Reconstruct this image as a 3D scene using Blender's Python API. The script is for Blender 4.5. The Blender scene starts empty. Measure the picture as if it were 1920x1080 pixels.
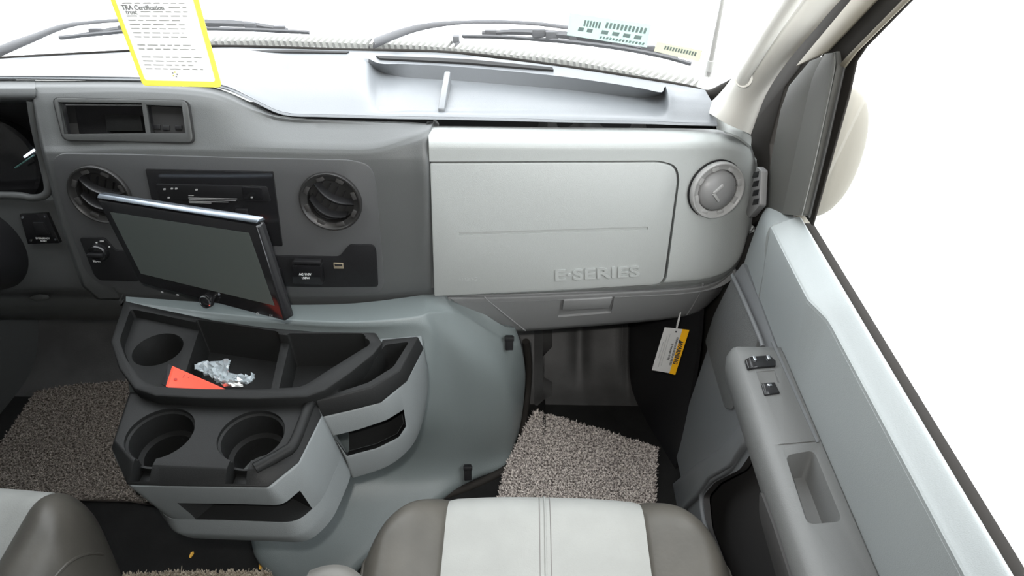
import bpy, bmesh, math, random
from mathutils import Vector, Matrix
random.seed(7)
SC = bpy.context.scene
COL = SC.collection
V = Vector
DBG = False
# ------------------------------------------------------------------ camera
CAM = V((0.0, 0.0, 1.27)); PITCH = 37.7; YAW = 1.17; F = 1280.0
ROT = Matrix.Rotation(math.radians(YAW), 3, 'Z') @ Matrix.Rotation(math.radians(90 - PITCH), 3, 'X')
cd = bpy.data.cameras.new('camera'); cd.sensor_width = 36.0; cd.lens = 36.0 * F / 1920.0
cd.clip_start = 0.02; cd.clip_end = 200
cam = bpy.data.objects.new('camera', cd); COL.objects.link(cam)
cam.matrix_world = Matrix.Translation(CAM) @ ROT.to_4x4()
SC.camera = cam
# ------------------------------------------------------------------ world, flash, exposure
w = bpy.data.worlds.new('overcast'); SC.world = w; w.use_nodes = True
bg = w.node_tree.nodes['Background']
bg.inputs[0].default_value = (0.93, 0.97, 1.0, 1); bg.inputs[1].default_value = 5.5
sl = bpy.data.lights.new('fill_sun', 'SUN'); sl.energy = 2.5; sl.angle = math.radians(38); sl.color = (1.0, 0.99, 0.96)  # soft sun added to brighten the right end of the dash
slo = bpy.data.objects.new('fill_sun', sl); COL.objects.link(slo)
slo.rotation_euler = V((0.35, -0.50, 0.79)).to_track_quat('Z', 'Y').to_euler(); slo.location = (3, -4, 7)
fl = bpy.data.lights.new('camera_flash', 'SPOT'); fl.energy = 36.0; fl.shadow_soft_size = 0.012; fl.spot_size = math.radians(100); fl.spot_blend = 0.9
fl.color = (1.0, 0.97, 0.93)
flo = bpy.data.objects.new('camera_flash', fl); COL.objects.link(flo)
flo.location = CAM + ROT @ V((-0.03, 0.045, 0.0)); flo.rotation_euler = (ROT @ V((-0.07, 0.02, 1.0))).to_track_quat('Z', 'Y').to_euler()
SC.view_settings.view_transform = 'Standard'; SC.view_settings.look = 'None'
SC.view_settings.gamma = 1; SC.view_settings.use_curve_mapping = False
SC.view_settings.exposure = 0.0
# ------------------------------------------------------------------ placing helpers
def ray(px, py): return ROT @ V(((px - 960) / F, (540 - py) / F, -1.0))
def PY(px, py, y): d = ray(px, py); return CAM + d * (y / d.y)
def PZ(px, py, z): d = ray(px, py); return CAM + d * ((z - CAM.z) / d.z)
def PX(px, py, x): d = ray(px, py); return CAM + d * (x / d.x)
def PD(px, py, dist): return CAM + ray(px, py) * dist
class Plane:
    """a flat piece of the car: pixel lookups land on it, off = distance in front of it"""
    def __init__(s, p, q, r):
        s.p = p; s.n = (q - p).cross(r - p).normalized()
        if s.n.dot(CAM - p) < 0: s.n = -s.n
        s.x = (V((1, 0, 0)) - s.n * s.n.x).normalized(); s.y = s.n.cross(s.x)
    def at(s, px, py, off=0.0):
        d = ray(px, py); o = s.p + s.n * off
        return CAM + d * ((o - CAM).dot(s.n) / d.dot(s.n))
# ------------------------------------------------------------------ materials
def mat(name, col, rough=0.5, metal=0.0, bump=0.0, bscale=400.0, var=0.0, vscale=8.0, spec=0.5, emit=0.0, coat=0.0, col2=None, trans=0.0):
    m = bpy.data.materials.new(name); m.use_nodes = True
    nt = m.node_tree; b = nt.nodes['Principled BSDF']
    b.inputs['Base Color'].default_value = (*col, 1); b.inputs['Roughness'].default_value = rough
    b.inputs['Metallic'].default_value = metal; b.inputs['Specular IOR Level'].default_value = spec
    b.inputs['Coat Weight'].default_value = coat
    b.inputs['Transmission Weight'].default_value = trans
    if emit:
        b.inputs['Emission Color'].default_value = (*col, 1); b.inputs['Emission Strength'].default_value = emit
    tc = nt.nodes.new('ShaderNodeTexCoord')
    if var or col2:
        n = nt.nodes.new('ShaderNodeTexNoise'); n.inputs['Scale'].default_value = vscale; n.inputs['Detail'].default_value = 4
        nt.links.new(tc.outputs['Object'], n.inputs['Vector'])
        r = nt.nodes.new('ShaderNodeValToRGB')
        c2 = col2 if col2 else tuple(c * (1 - var) for c in col)
        r.color_ramp.elements[0].color = (*c2, 1); r.color_ramp.elements[1].color = (*col, 1)
        r.color_ramp.elements[0].position = 0.38; r.color_ramp.elements[1].position = 0.62
        nt.links.new(n.outputs['Fac'], r.inputs['Fac']); nt.links.new(r.outputs['Color'], b.inputs['Base Color'])
    if bump:
        n2 = nt.nodes.new('ShaderNodeTexNoise'); n2.inputs['Scale'].default_value = bscale; n2.inputs['Detail'].default_value = 2
        nt.links.new(tc.outputs['Object'], n2.inputs['Vector'])
        bp = nt.nodes.new('ShaderNodeBump'); bp.inputs['Strength'].default_value = bump; bp.inputs['Distance'].default_value = 0.001
        nt.links.new(n2.outputs['Fac'], bp.inputs['Height']); nt.links.new(bp.outputs['Normal'], b.inputs['Normal'])
    return m
def glass_mat(name, tint=(1, 1, 1), gl=0.06):
    m = bpy.data.materials.new(name); m.use_nodes = True; nt = m.node_tree
    for n in list(nt.nodes): nt.nodes.remove(n)
    o = nt.nodes.new('ShaderNodeOutputMaterial'); mx = nt.nodes.new('ShaderNodeMixShader')
    t = nt.nodes.new('ShaderNodeBsdfTransparent'); t.inputs[0].default_value = (*tint, 1)
    g = nt.nodes.new('ShaderNodeBsdfGlossy'); g.inputs['Roughness'].default_value = 0.02
    mx.inputs[0].default_value = gl
    nt.links.new(t.outputs[0], mx.inputs[1]); nt.links.new(g.outputs[0], mx.inputs[2]); nt.links.new(mx.outputs[0], o.inputs[0])
    return m
def sheet_mat(name, col, tr=0.45):
    """paper: part of the daylight behind it comes through"""
    m = bpy.data.materials.new(name); m.use_nodes = True; nt = m.node_tree
    for n in list(nt.nodes): nt.nodes.remove(n)
    o = nt.nodes.new('ShaderNodeOutputMaterial'); mx = nt.nodes.new('ShaderNodeMixShader'); mx.inputs[0].default_value = tr
    d = nt.nodes.new('ShaderNodeBsdfDiffuse'); t = nt.nodes.new('ShaderNodeBsdfTranslucent')
    d.inputs[0].default_value = (*col, 1); t.inputs[0].default_value = (*col, 1)
    nt.links.new(d.outputs[0], mx.inputs[1]); nt.links.new(t.outputs[0], mx.inputs[2]); nt.links.new(mx.outputs[0], o.inputs[0])
    return m
M = {}
M['pad'] = mat('pad_plastic', (0.155, 0.165, 0.175), 0.33, bump=0.25, bscale=700)
M['lgrey'] = mat('light_grey_plastic', (0.315, 0.332, 0.325), 0.5, bump=0.3, bscale=800)
M['mgrey'] = mat('medium_grey_plastic', (0.13, 0.142, 0.144), 0.5, bump=0.25, bscale=800, spec=0.35)
M['cover'] = mat('engine_cover_plastic', (0.142, 0.165, 0.166), 0.40, bump=0.3, bscale=700, spec=0.42)
M['dgrey'] = mat('charcoal_plastic', (0.08, 0.084, 0.084), 0.5, bump=0.25, bscale=800)
M['bezel'] = mat('bezel_plastic', (0.075, 0.077, 0.079), 0.45, bump=0.2, bscale=900)
M['black'] = mat('black_plastic', (0.014, 0.014, 0.015), 0.42, bump=0.2, bscale=800, spec=0.25)
M['tray'] = mat('tray_plastic', (0.0125, 0.013, 0.013), 0.5, bump=0.2, bscale=800, spec=0.14)
M['matte'] = mat('matte_black', (0.012, 0.012, 0.012), 0.8)
M['gloss'] = mat('gloss_black', (0.012, 0.012, 0.013), 0.12)
M['screen'] = mat('screen_glass', (0.062, 0.072, 0.067), 0.3, coat=0.4)  # base colour lightened to imitate reflections on the screen
M['chrome'] = mat('chrome', (0.75, 0.78, 0.82), 0.18, metal=1.0)
M['edge'] = mat('brushed_edge', (0.30, 0.34, 0.39), 0.32, metal=1.0)
M['cubby'] = mat('cubby_frame_plastic', (0.045, 0.047, 0.046), 0.5, bump=0.2, bscale=900)
M['rubber'] = mat('rubber_floor', (0.010, 0.010, 0.0098), 0.7, bump=0.5, bscale=300, var=0.3, vscale=14, spec=0.15)
M['floorpan'] = mat('lit_toe_rubber', (0.06, 0.059, 0.058), 0.6, bump=0.4, bscale=250, var=0.3, vscale=10)  # lighter than the floor rubber, imitating light on the toe board
M['seatl'] = mat('light_seat_fabric', (0.28, 0.287, 0.275), 0.85, bump=0.35, bscale=500, var=0.06, vscale=20, spec=0.2)
M['seatd'] = mat('taupe_vinyl', (0.075, 0.070, 0.060), 0.45, bump=0.3, bscale=90, var=0.3, vscale=7, spec=0.4)
M['thread'] = mat('grey_thread', (0.16, 0.155, 0.15), 0.8)
M['door'] = mat('door_plastic', (0.25, 0.272, 0.274), 0.5, bump=0.3, bscale=800)
M['arm'] = mat('armrest_plastic', (0.118, 0.122, 0.121), 0.5, bump=0.3, bscale=800)
M['grille'] = mat('speaker_grille', (0.10, 0.104, 0.104), 0.65, bump=1.0, bscale=420)
M['doordark'] = mat('door_recess_shade', (0.03, 0.029, 0.029), 0.6)  # darkened to imitate shade inside the door pocket and pull recess
M['lowdoor'] = mat('lower_door_plastic', (0.125, 0.132, 0.138), 0.5, bump=0.2, bscale=800)
M['pillar'] = mat('ivory_trim', (0.66, 0.645, 0.60), 0.6, bump=0.2, bscale=600)
M['paint'] = mat('tan_body_paint', (0.20, 0.18, 0.14), 0.45, spec=0.3)
M['seal'] = mat('rubber_seal', (0.022, 0.020, 0.018), 0.75, spec=0.12)
M['sail'] = mat('sail_plastic', (0.075, 0.075, 0.068), 0.55, bump=0.2, bscale=700, spec=0.35)
M['white'] = mat('white_paint', (0.8, 0.8, 0.8), 0.3)
M['concrete'] = mat('pale_concrete', (0.6, 0.6, 0.58), 0.9, var=0.1, vscale=2)
M['roof'] = mat('headliner', (0.2, 0.195, 0.185), 0.9)
M['wiper'] = mat('wiper_rubber', (0.085, 0.085, 0.09), 0.55)
M['cowl'] = mat('cowl_grille_plastic', (0.42, 0.42, 0.40), 0.6)
M['mast'] = mat('antenna_grey', (0.27, 0.265, 0.25), 0.5)
M['paper'] = sheet_mat('white_card', (0.88, 0.88, 0.87), 0.55)
M['ink'] = mat('black_ink', (0.03, 0.03, 0.03), 0.7)
M['ink2'] = mat('grey_ink', (0.42, 0.42, 0.42), 0.7)
M['pgrey'] = mat('faint_grey_ink', (0.3, 0.3, 0.3), 0.7)
M['cardtxt'] = sheet_mat('pale_grey_ink', (0.70, 0.70, 0.69), 0.5)
M['cardtitle'] = sheet_mat('card_title_ink', (0.42, 0.42, 0.42), 0.5)
M['yellow'] = sheet_mat('yellow_border', (0.93, 0.90, 0.26), 0.45)
M['amber'] = mat('amber_print', (0.82, 0.42, 0.005), 0.5)
M['redtag'] = mat('red_card', (0.8, 0.07, 0.035), 0.5)
M['redink'] = mat('dark_red_ink', (0.35, 0.03, 0.02), 0.6)
M['mint'] = sheet_mat('pale_green_sticker', (0.70, 0.80, 0.76), 0.5)
M['cream'] = sheet_mat('cream_sticker', (0.76, 0.76, 0.66), 0.5)
M['stick_ink'] = sheet_mat('faded_sticker_ink', (0.48, 0.55, 0.54), 0.5)
M['bag'] = mat('clear_bag', (0.62, 0.7, 0.74), 0.2, trans=0.6)
M['foil'] = mat('foil', (0.7, 0.7, 0.68), 0.25, metal=0.9)
M['whitetxt'] = mat('white_lettering', (0.75, 0.76, 0.76), 0.5)
M['needle'] = mat('lit_needle', (0.75, 0.85, 1.0), 0.4, emit=3.0)
M['carpet'] = mat('carpet_pile', (0.72, 0.665, 0.62), 0.95, col2=(0.10, 0.085, 0.08), vscale=230, spec=0.1)
M['carpetd'] = mat('brown_carpet_pile', (0.42, 0.375, 0.335), 0.95, col2=(0.07, 0.06, 0.052), vscale=230, spec=0.1)
M['carpetbase'] = mat('carpet_backing', (0.13, 0.115, 0.105), 0.95)
M['beige'] = mat('beige_carpet', (0.6, 0.54, 0.44), 0.95, col2=(0.3, 0.26, 0.2), vscale=150, spec=0.1)
M['crumb'] = mat('orange_crumb', (0.75, 0.42, 0.06), 0.7)
M['glass'] = glass_mat('window_glass')
M['mirrorh'] = mat('mirror_housing', (0.17, 0.16, 0.135), 0.6, spec=0.2)
M['brass'] = mat('usb_contacts', (0.5, 0.42, 0.3), 0.4, metal=0.6)
# ------------------------------------------------------------------ object helpers
WP = {}
def wpos(o): return WP.get(o.name, V((0, 0, 0)))
def props(o, label=None, cat=None, group=None, kind=None):
    if label: o['label'] = label
    if cat: o['category'] = cat
    if group: o['group'] = group
    if kind: o['kind'] = kind
    return o
def empty(name, loc, label=None, cat=None, group=None, kind=None):
    o = bpy.data.objects.new(name, None); COL.objects.link(o); o.empty_display_size = 0.05
    o.location = loc; WP[o.name] = V(loc)
    return props(o, label, cat, group, kind)
def finish(name, bm, m, parent=None, smooth=40, bevel=0.0, seg=2, blimit=32, recalc=True):
    if recalc: bmesh.ops.recalc_face_normals(bm, faces=bm.faces[:])
    if bevel:
        es = [e for e in bm.edges if len(e.link_faces) == 2 and e.calc_face_angle(0) > math.radians(blimit)]
        if es: bmesh.ops.bevel(bm, geom=es, offset=bevel, segments=seg, profile=0.5, affect='EDGES', clamp_overlap=True)
    c = V((0, 0, 0))
    if bm.verts:
        lo = V([min(v.co[i] for v in bm.verts) for i in range(3)]); hi = V([max(v.co[i] for v in bm.verts) for i in range(3)])
        c = (lo + hi) / 2
    for v in bm.verts: v.co -= c
    me = bpy.data.meshes.new(name); bm.to_mesh(me); bm.free()
    for mm in (m if isinstance(m, (list, tuple)) else [m]): me.materials.append(mm)
    if smooth:
        for p in me.polygons: p.use_smooth = True
        me.set_sharp_from_angle(angle=math.radians(smooth))
    o = bpy.data.objects.new(name, me); COL.objects.link(o)
    if parent is not None: o.parent = parent; o.location = c - wpos(parent)
    else: o.location = c
    WP[o.name] = c
    return o
def raw(verts, faces):
    bm = bmesh.new(); vs = [bm.verts.new(v) for v in verts]
    for f in faces:
        try: bm.faces.new([vs[i] for i in f])
        except ValueError: pass
    return bm
def prism_bm(a, b):
    n = len(a); fs = [tuple(range(n)), tuple(range(2 * n - 1, n - 1, -1))]
    for i in range(n): j = (i + 1) % n; fs.append((i, n + i, n + j, j))
    return raw(list(a) + list(b), fs)
def slab(name, pts, vec, m, parent=None, bevel=0.0, smooth=40, seg=2):
    return finish(name, prism_bm(pts, [p + vec for p in pts]), m, parent, smooth, bevel, seg)
def stackloft(name, rings, m, parent=None, bevel=0.0, smooth=40, seg=2):
    """closed outlines joined one to the next, both ends capped"""
    n = len(rings[0]); vs = [p for r in rings for p in r]; fs = []
    for k in range(len(rings) - 1):
        for i in range(n):
            j = (i + 1) % n; fs.append((k * n + i, k * n + j, (k + 1) * n + j, (k + 1) * n + i))
    fs.append(tuple(range(n))[::-1]); fs.append(tuple(range((len(rings) - 1) * n, len(rings) * n)))
    return finish(name, raw(vs, fs), m, parent, smooth, bevel, seg)
def fillet(pts, rad, n=5):
    """round the corners of a closed outline; rad = one radius or one per corner"""
    out = []; N = len(pts)
    for i, p in enumerate(pts):
        r = rad[i] if isinstance(rad, (list, tuple)) else rad
        a = pts[i - 1] - p; b = pts[(i + 1) % N] - p
        r1 = min(r, a.length * 0.48); r2 = min(r, b.length * 0.48)
        if r <= 0: out.append(p.copy()); continue
        pa = p + a.normalized() * r1; pb = p + b.normalized() * r2
        for k in range(n + 1):
            t = k / n; out.append(pa * (1 - t) ** 2 + p * 2 * t * (1 - t) + pb * t * t)
    return out
def cr(p0, p1, p2, p3, t):
    return 0.5 * ((2 * p1) + (p2 - p0) * t + (2 * p0 - 5 * p1 + 4 * p2 - p3) * t * t + (3 * p1 - p0 - 3 * p2 + p3) * t ** 3)
def spline(P, n, closed=False):
    out = []; N = len(P)
    for i in range(N if closed else N - 1):
        if closed: q = [P[(i + k) % N] for k in (-1, 0, 1, 2)]
        else:
            q = [P[i - 1] if i > 0 else P[0] * 2 - P[1], P[i], P[i + 1], P[i + 2] if i + 2 < N else P[-1] * 2 - P[-2]]
        for k in range(n): out.append(cr(*q, k / n))
    if not closed: out.append(P[-1].copy())
    return out
def lin(P, n):
    out = []
    for i in range(len(P) - 1):
        for k in range(n): out.append(P[i].lerp(P[i + 1], k / n))
    out.append(P[-1].copy()); return out
def grid_bm(G):
    R_ = len(G); C_ = len(G[0]); vs = [p for r in G for p in r]
    fs = [(r * C_ + c, r * C_ + c + 1, (r + 1) * C_ + c + 1, (r + 1) * C_ + c) for r in range(R_ - 1) for c in range(C_ - 1)]
    return raw(vs, fs)
def surf(name, rows, m, parent=None, nu=5, nv=5, thick=0.006, smooth=60, linear=False):
    """smooth sheet through a net of points, given a real thickness away from the viewer"""
    G = [spline(r, nu) for r in rows]; G = [list(c) for c in zip(*[(lin if linear else spline)(list(c), nv) for c in zip(*G)])]
    bm = grid_bm(G); bm.normal_update()
    s = sum((f.normal.dot(CAM - f.calc_center_median()) for f in bm.faces))
    if s < 0: bmesh.ops.reverse_faces(bm, faces=bm.faces[:])
    bm.normal_update()
    if thick:
        old = list(bm.verts); nm = {v: v.co - v.normal * thick for v in old}
        top = list(bm.faces); mp = {v: bm.verts.new(nm[v]) for v in old}
        be = [e for e in bm.edges if len(e.link_faces) == 1]
        for f in top: bm.faces.new([mp[v] for v in reversed(f.verts)])
        for e in be:
            l = e.link_loops[0]; a, b = l.vert, l.link_loop_next.vert
            bm.faces.new([b, a, mp[a], mp[b]])
    return finish(name, bm, m, parent, smooth, recalc=True)
def tube(name, pts, rad, m, parent=None, n=10, res=6, closed=False, flat=1.0):
    P = spline(pts, res, closed) if res > 1 and len(pts) > 2 else pts
    rr = rad if callable(rad) else (lambda t: rad)
    vs = []; fs = []; N = len(P); up = None
    for i, p in enumerate(P):
        if closed: d = (P[(i + 1) % N] - P[i - 1])
        else: d = P[min(i + 1, N - 1)] - P[max(i - 1, 0)]
        d.normalize()
        if up is None: up = d.orthogonal().normalized()
        up = (up - d * up.dot(d)).normalized(); sd = d.cross(up); r = rr(i / max(1, N - 1))
        for k in range(n):
            a = 2 * math.pi * k / n; vs.append(p + up * math.cos(a) * r + sd * math.sin(a) * r * flat)
    for i in range(N if closed else N - 1):
        for k in range(n):
            j = (i + 1) % N; l = (k + 1) % n; fs.append((i * n + k, i * n + l, j * n + l, j * n + k))
    if not closed: fs.append(tuple(range(n))[::-1]); fs.append(tuple(range((N - 1) * n, N * n)))
    return finish(name, raw(vs, fs), m, parent, 50)
def basis(nrm, xd=V((1, 0, 0))):
    z = nrm.normalized(); x = (xd - z * xd.dot(z)).normalized(); return x, z.cross(x), z
def lathe(name, c, nrm, prof, m, parent=None, n=48, smooth=35, xd=V((1, 0, 0)), sx=1.0, sy=1.0):
    x, y, z = basis(nrm, xd); vs = []; fs = []
    for r, h in prof:
        for k in range(n):
            a = 2 * math.pi * k / n; vs.append(c + x * math.cos(a) * r * sx + y * math.sin(a) * r * sy + z * h)
    K = len(prof)
    for i in range(K - 1):
        for k in range(n):
            l = (k + 1) % n; fs.append((i * n + k, i * n + l, (i + 1) * n + l, (i + 1) * n + k))
    fs.append(tuple(range(n))[::-1]); fs.append(tuple(range((K - 1) * n, K * n)))
    return finish(name, raw(vs, fs), m, parent, smooth)
def ringlathe(name, c, nrm, prof, m, parent=None, n=48, smooth=35):
    """a ring: the profile closes on itself"""
    x, y, z = basis(nrm); vs = []; fs = []
    for r, h in prof:
        for k in range(n):
            a = 2 * math.pi * k / n; vs.append(c + x * math.cos(a) * r + y * math.sin(a) * r + z * h)
    K = len(prof)
    for i in range(K):
        for k in range(n):
            l = (k + 1) % n; q = (i + 1) % K; fs.append((i * n + k, i * n + l, q * n + l, q * n + k))
    return finish(name, raw(vs, fs), m, parent, smooth)
def box(name, c, ax, m, parent=None, bevel=0.0, smooth=40):
    """box from centre and three half-axis vectors"""
    x, y, z = ax
    a = [c - x - y - z, c + x - y - z, c + x + y - z, c - x + y - z]
    return finish(name, prism_bm(a, [p + z * 2 for p in a]), m, parent, smooth, bevel)
def cut(o, cutters, bevel=0.0, smooth=40, solver=('EXACT', 'MANIFOLD', 'FLOAT'), blimit=32):
    """carve the cutters out of o for good; cut faces take the cutter's material"""
    n0 = len(o.data.polygons)
    for sv in solver:
        for c in cutters:
            md = o.modifiers.new('c', 'BOOLEAN'); md.operation = 'DIFFERENCE'; md.object = c; md.solver = sv
            if sv != 'FLOAT': md.material_mode = 'TRANSFER'
        bpy.context.view_layer.update()
        dg = bpy.context.evaluated_depsgraph_get(); ev = o.evaluated_get(dg)
        me = bpy.data.meshes.new_from_object(ev, depsgraph=dg); o.modifiers.clear()
        if DBG: print('CUT', o.name, sv, n0, '->', len(me.polygons))
        if len(me.polygons) > 0.55 * n0: break
        bpy.data.meshes.remove(me)
    old = o.data; o.data = me; nm = old.name; bpy.data.meshes.remove(old); me.name = nm
    if bevel:
        bm = bmesh.new(); bm.from_mesh(me)
        es = [e for e in bm.edges if len(e.link_faces) == 2 and e.calc_face_angle(0) > math.radians(blimit)]
        bmesh.ops.bevel(bm, geom=es, offset=bevel, segments=2, profile=0.5, affect='EDGES', clamp_overlap=True)
        bm.to_mesh(me); bm.free()
    for p in me.polygons: p.use_smooth = True
    me.set_sharp_from_angle(angle=math.radians(smooth))
    for c in cutters:
        m2 = c.data; bpy.data.objects.remove(c); bpy.data.meshes.remove(m2)
    return o
def text(s, org, xd, yd, size, m, parent, name='lettering', ext=0.0003, align='CENTER', bold=0.0, sx=1.0):
    cu = bpy.data.curves.new('t', 'FONT'); cu.body = s; cu.size = size; cu.extrude = ext; cu.align_x = align; cu.align_y = 'CENTER'
    cu.offset = bold; cu.resolution_u = 3
    to = bpy.data.objects.new('t', cu); COL.objects.link(to); bpy.context.view_layer.update()
    dg = bpy.context.evaluated_depsgraph_get(); me = bpy.data.meshes.new_from_object(to.evaluated_get(dg), depsgraph=dg)
    x = xd.normalized(); z = x.cross(yd).normalized(); y = z.cross(x)
    bm = bmesh.new(); bm.from_mesh(me)
    for v in bm.verts: v.co = org + x * v.co.x * sx + y * v.co.y + z * v.co.z
    bpy.data.objects.remove(to); bpy.data.curves.remove(cu); bpy.data.meshes.remove(me)
    return finish(name, bm, m, parent, 0, recalc=False)
# ================================================================== SETTING: outside, shell, floor
def struct(o): o['kind'] = 'structure'; return o
def quad(name, pts, th, m, parent=None): 
    n = (pts[1] - pts[0]).cross(pts[2] - pts[0]).normalized()
    return slab(name, pts, n * th, m, parent)
o = quad('ground', [V((-30, -30, -0.95)), V((30, -30, -0.95)), V((30, 40, -0.95)), V((-30, 40, -0.95))], -0.1, M['concrete']); struct(o)
# cab floor: flat rubber, then the toe board rising under the dash
def floor_rows(prof):
    out = []
    for y, z in prof:
        row = []
        for x in (-1.34, -0.8, -0.4, 0.02, 0.05, 0.10, 0.125, 0.14, 0.155, 0.17, 0.19, 0.25, 0.27, 0.29, 0.36, 0.46):
            b = 0.0
            if y > 1.16: b = 0.022 * max(0, 1 - abs(x - 0.148) / 0.03) * min(1, (y - 1.16) / 0.15) + (0.02 * max(0, 1 - abs(x - 0.27) / 0.02)) * min(1, (y - 1.16) / 0.15)
            row.append(V((x, y - b, z + b * 0.8)))
        out.append(row)
    return out
struct(surf('floor', floor_rows(((-1.7, 0), (-0.5, 0), (0.6, 0), (1.0, 0), (1.17, 0.0))), M['rubber'], None, 2, 2, 0.02))
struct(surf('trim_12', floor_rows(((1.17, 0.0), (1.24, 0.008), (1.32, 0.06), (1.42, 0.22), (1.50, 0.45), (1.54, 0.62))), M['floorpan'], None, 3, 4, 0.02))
# shell of the cab and the living space behind it (only its light is seen)
struct(quad('ceiling', [V((-1.3, -1.8, 1.78)), V((0.52, -1.8, 1.78)), V((0.52, 0.52, 1.78)), V((-1.3, 0.52, 1.78))], 0.04, M['roof']))
struct(quad('trim_1', [V((-1.3, 0.52, 1.78)), V((0.52, 0.52, 1.78)), V((0.45, 0.80, 1.36)), V((-1.25, 0.80, 1.36))], 0.03, M['roof']))
struct(quad('wall_back', [V((-1.3, -1.8, -0.02)), V((0.52, -1.8, -0.02)), V((0.52, -1.8, 1.78)), V((-1.3, -1.8, 1.78))], 0.04, M['roof']))
struct(quad('wall_right', [V((0.5, -1.8, -0.02)), V((0.5, -0.3, -0.02)), V((0.5, -0.3, 1.78)), V((0.5, -1.8, 1.78))], 0.03, M['roof']))
struct(quad('trim_2', [V((0.47, -0.3, 1.42)), V((0.47, 0.75, 1.42)), V((0.5, 0.52, 1.78)), V((0.5, -0.3, 1.78))], 0.03, M['roof']))
struct(slab('trim_9', [V((0.447, -0.3, -0.1)), V((0.447, 1.56, -0.1)), V((0.447, 1.56, 0.66)), V((0.447, 1.2, 0.76)), V((0.447, 0.95, 0.66)), V((0.447, -0.3, 0.66))], V((0.004, 0, 0)), M['seal']))
struct(quad('trim_10', [V((-1.28, -0.3, -0.02)), V((-1.28, 1.56, -0.02)), V((-1.28, 1.56, 0.72)), V((-1.28, -0.3, 0.72))], -0.01, M['dgrey']))
wl = slab('wall_left', [V((-1.3, -1.8, -0.02)), V((-1.3, 1.5, -0.02)), V((-1.3, 1.5, 0.8)), V((-1.3, 0.8, 1.4)), V((-1.3, 0.52, 1.78)), V((-1.3, -1.8, 1.78))], V((-0.04, 0, 0)), M['roof'])  # unseen; driver window left out to keep the left side dark
struct(wl)
# firewall under the windshield, closes the cab in front
struct(quad('wall_front', [V((-1.3, 1.56, -0.1)), V((0.5, 1.56, -0.1)), V((0.5, 1.56, 0.62)), V((-1.3, 1.56, 0.62))], 0.03, M['matte']))
# windshield
wb_px = [(-420, 150), (-150, 121), (0, 108), (240, 95), (400, 86), (640, 92), (850, 98), (1060, 124), (1240, 152), (1330, 168), (1384, 150)]
WB = [PZ(x, y, 0.80 if x < 1350 else 0.835) for x, y in wb_px]
up = V((-0.05, -0.60, 0.545))
def gl_at(px, py, off=0.0):
    """point on the windshield seen at a pixel"""
    d = ray(px, py); best = None; bv = 9e9
    for i in range(len(WB) - (2 if off < 0 else 1)):
        a, b = WB[i], WB[i + 1]; n = (b - a).cross(up).normalized()
        if n.dot(CAM - a) < 0: n = -n
        p = CAM + d * ((a + n * off - CAM).dot(n) / d.dot(n))
        k = up.cross(n); s = (p - a).dot(k) / (b - a).dot(k)
        v = max(0, -s, s - 1)
        if v < bv: best = p; bv = v
    return best
G = [WB, [p + up for p in WB]]
bm = grid_bm([spline(r, 4) for r in G])
old = list(bm.verts); bm.normal_update(); mp = {v: bm.verts.new(v.co + V((0, 0.004, 0.004))) for v in old}
for f in list(bm.faces): bm.faces.new([mp[v] for v in reversed(f.verts)])
wsg = finish('window_1', bm, M['glass'], None, 60); struct(wsg)
props(wsg, 'curved clear windshield glass above the dashboard')
gs = [p + V((0, 0.004, -0.004)) for p in WB[:-2]] + [PZ(1300, 166, 0.795), PZ(1332, 178, 0.79), PZ(1362, 166, 0.81), PZ(1384, 146, 0.84)]
tube('gasket', gs, lambda t: 0.005 if t < 0.78 else 0.005 + 0.007 * math.sin(min(1, (t - 0.78) / 0.22) * math.pi), M['seal'], wsg, 8, 5)
# hood and cowl outside
hd = empty('hood', (-0.4, 1.7, 0.5), 'white painted hood beyond the windshield and wipers', 'hood')
hr = []
for y, z in ((1.50, 0.74), (1.62, 0.76), (1.9, 0.72), (2.2, 0.62), (2.35, 0.5), (2.4, 0.2)):
    hr.append([V((x, y - 0.10 * ((x + 0.42) / 0.9) ** 2 * (1 if y < 1.7 else 2.2), z - 0.06 * ((x + 0.42) / 0.9) ** 4)) for x in (-1.25, -1.0, -0.7, -0.42, -0.14, 0.16, 0.41)])
surf('hood_panel', hr, M['white'], hd, 3, 4, 0.01)
fe = [[V((0.41, 1.25, 0.70)), V((0.5, 1.25, 0.68)), V((0.56, 1.25, 0.55)), V((0.57, 1.25, 0.1))], [V((0.41, 1.6, 0.72)), V((0.5, 1.6, 0.70)), V((0.58, 1.6, 0.55)), V((0.59, 1.6, 0.1))], [V((0.36, 2.3, 0.55)), V((0.46, 2.3, 0.53)), V((0.55, 2.3, 0.45)), V((0.57, 2.3, 0.1))]]
surf('fender', fe, M['white'], hd, 3, 4, 0.01)
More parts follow.
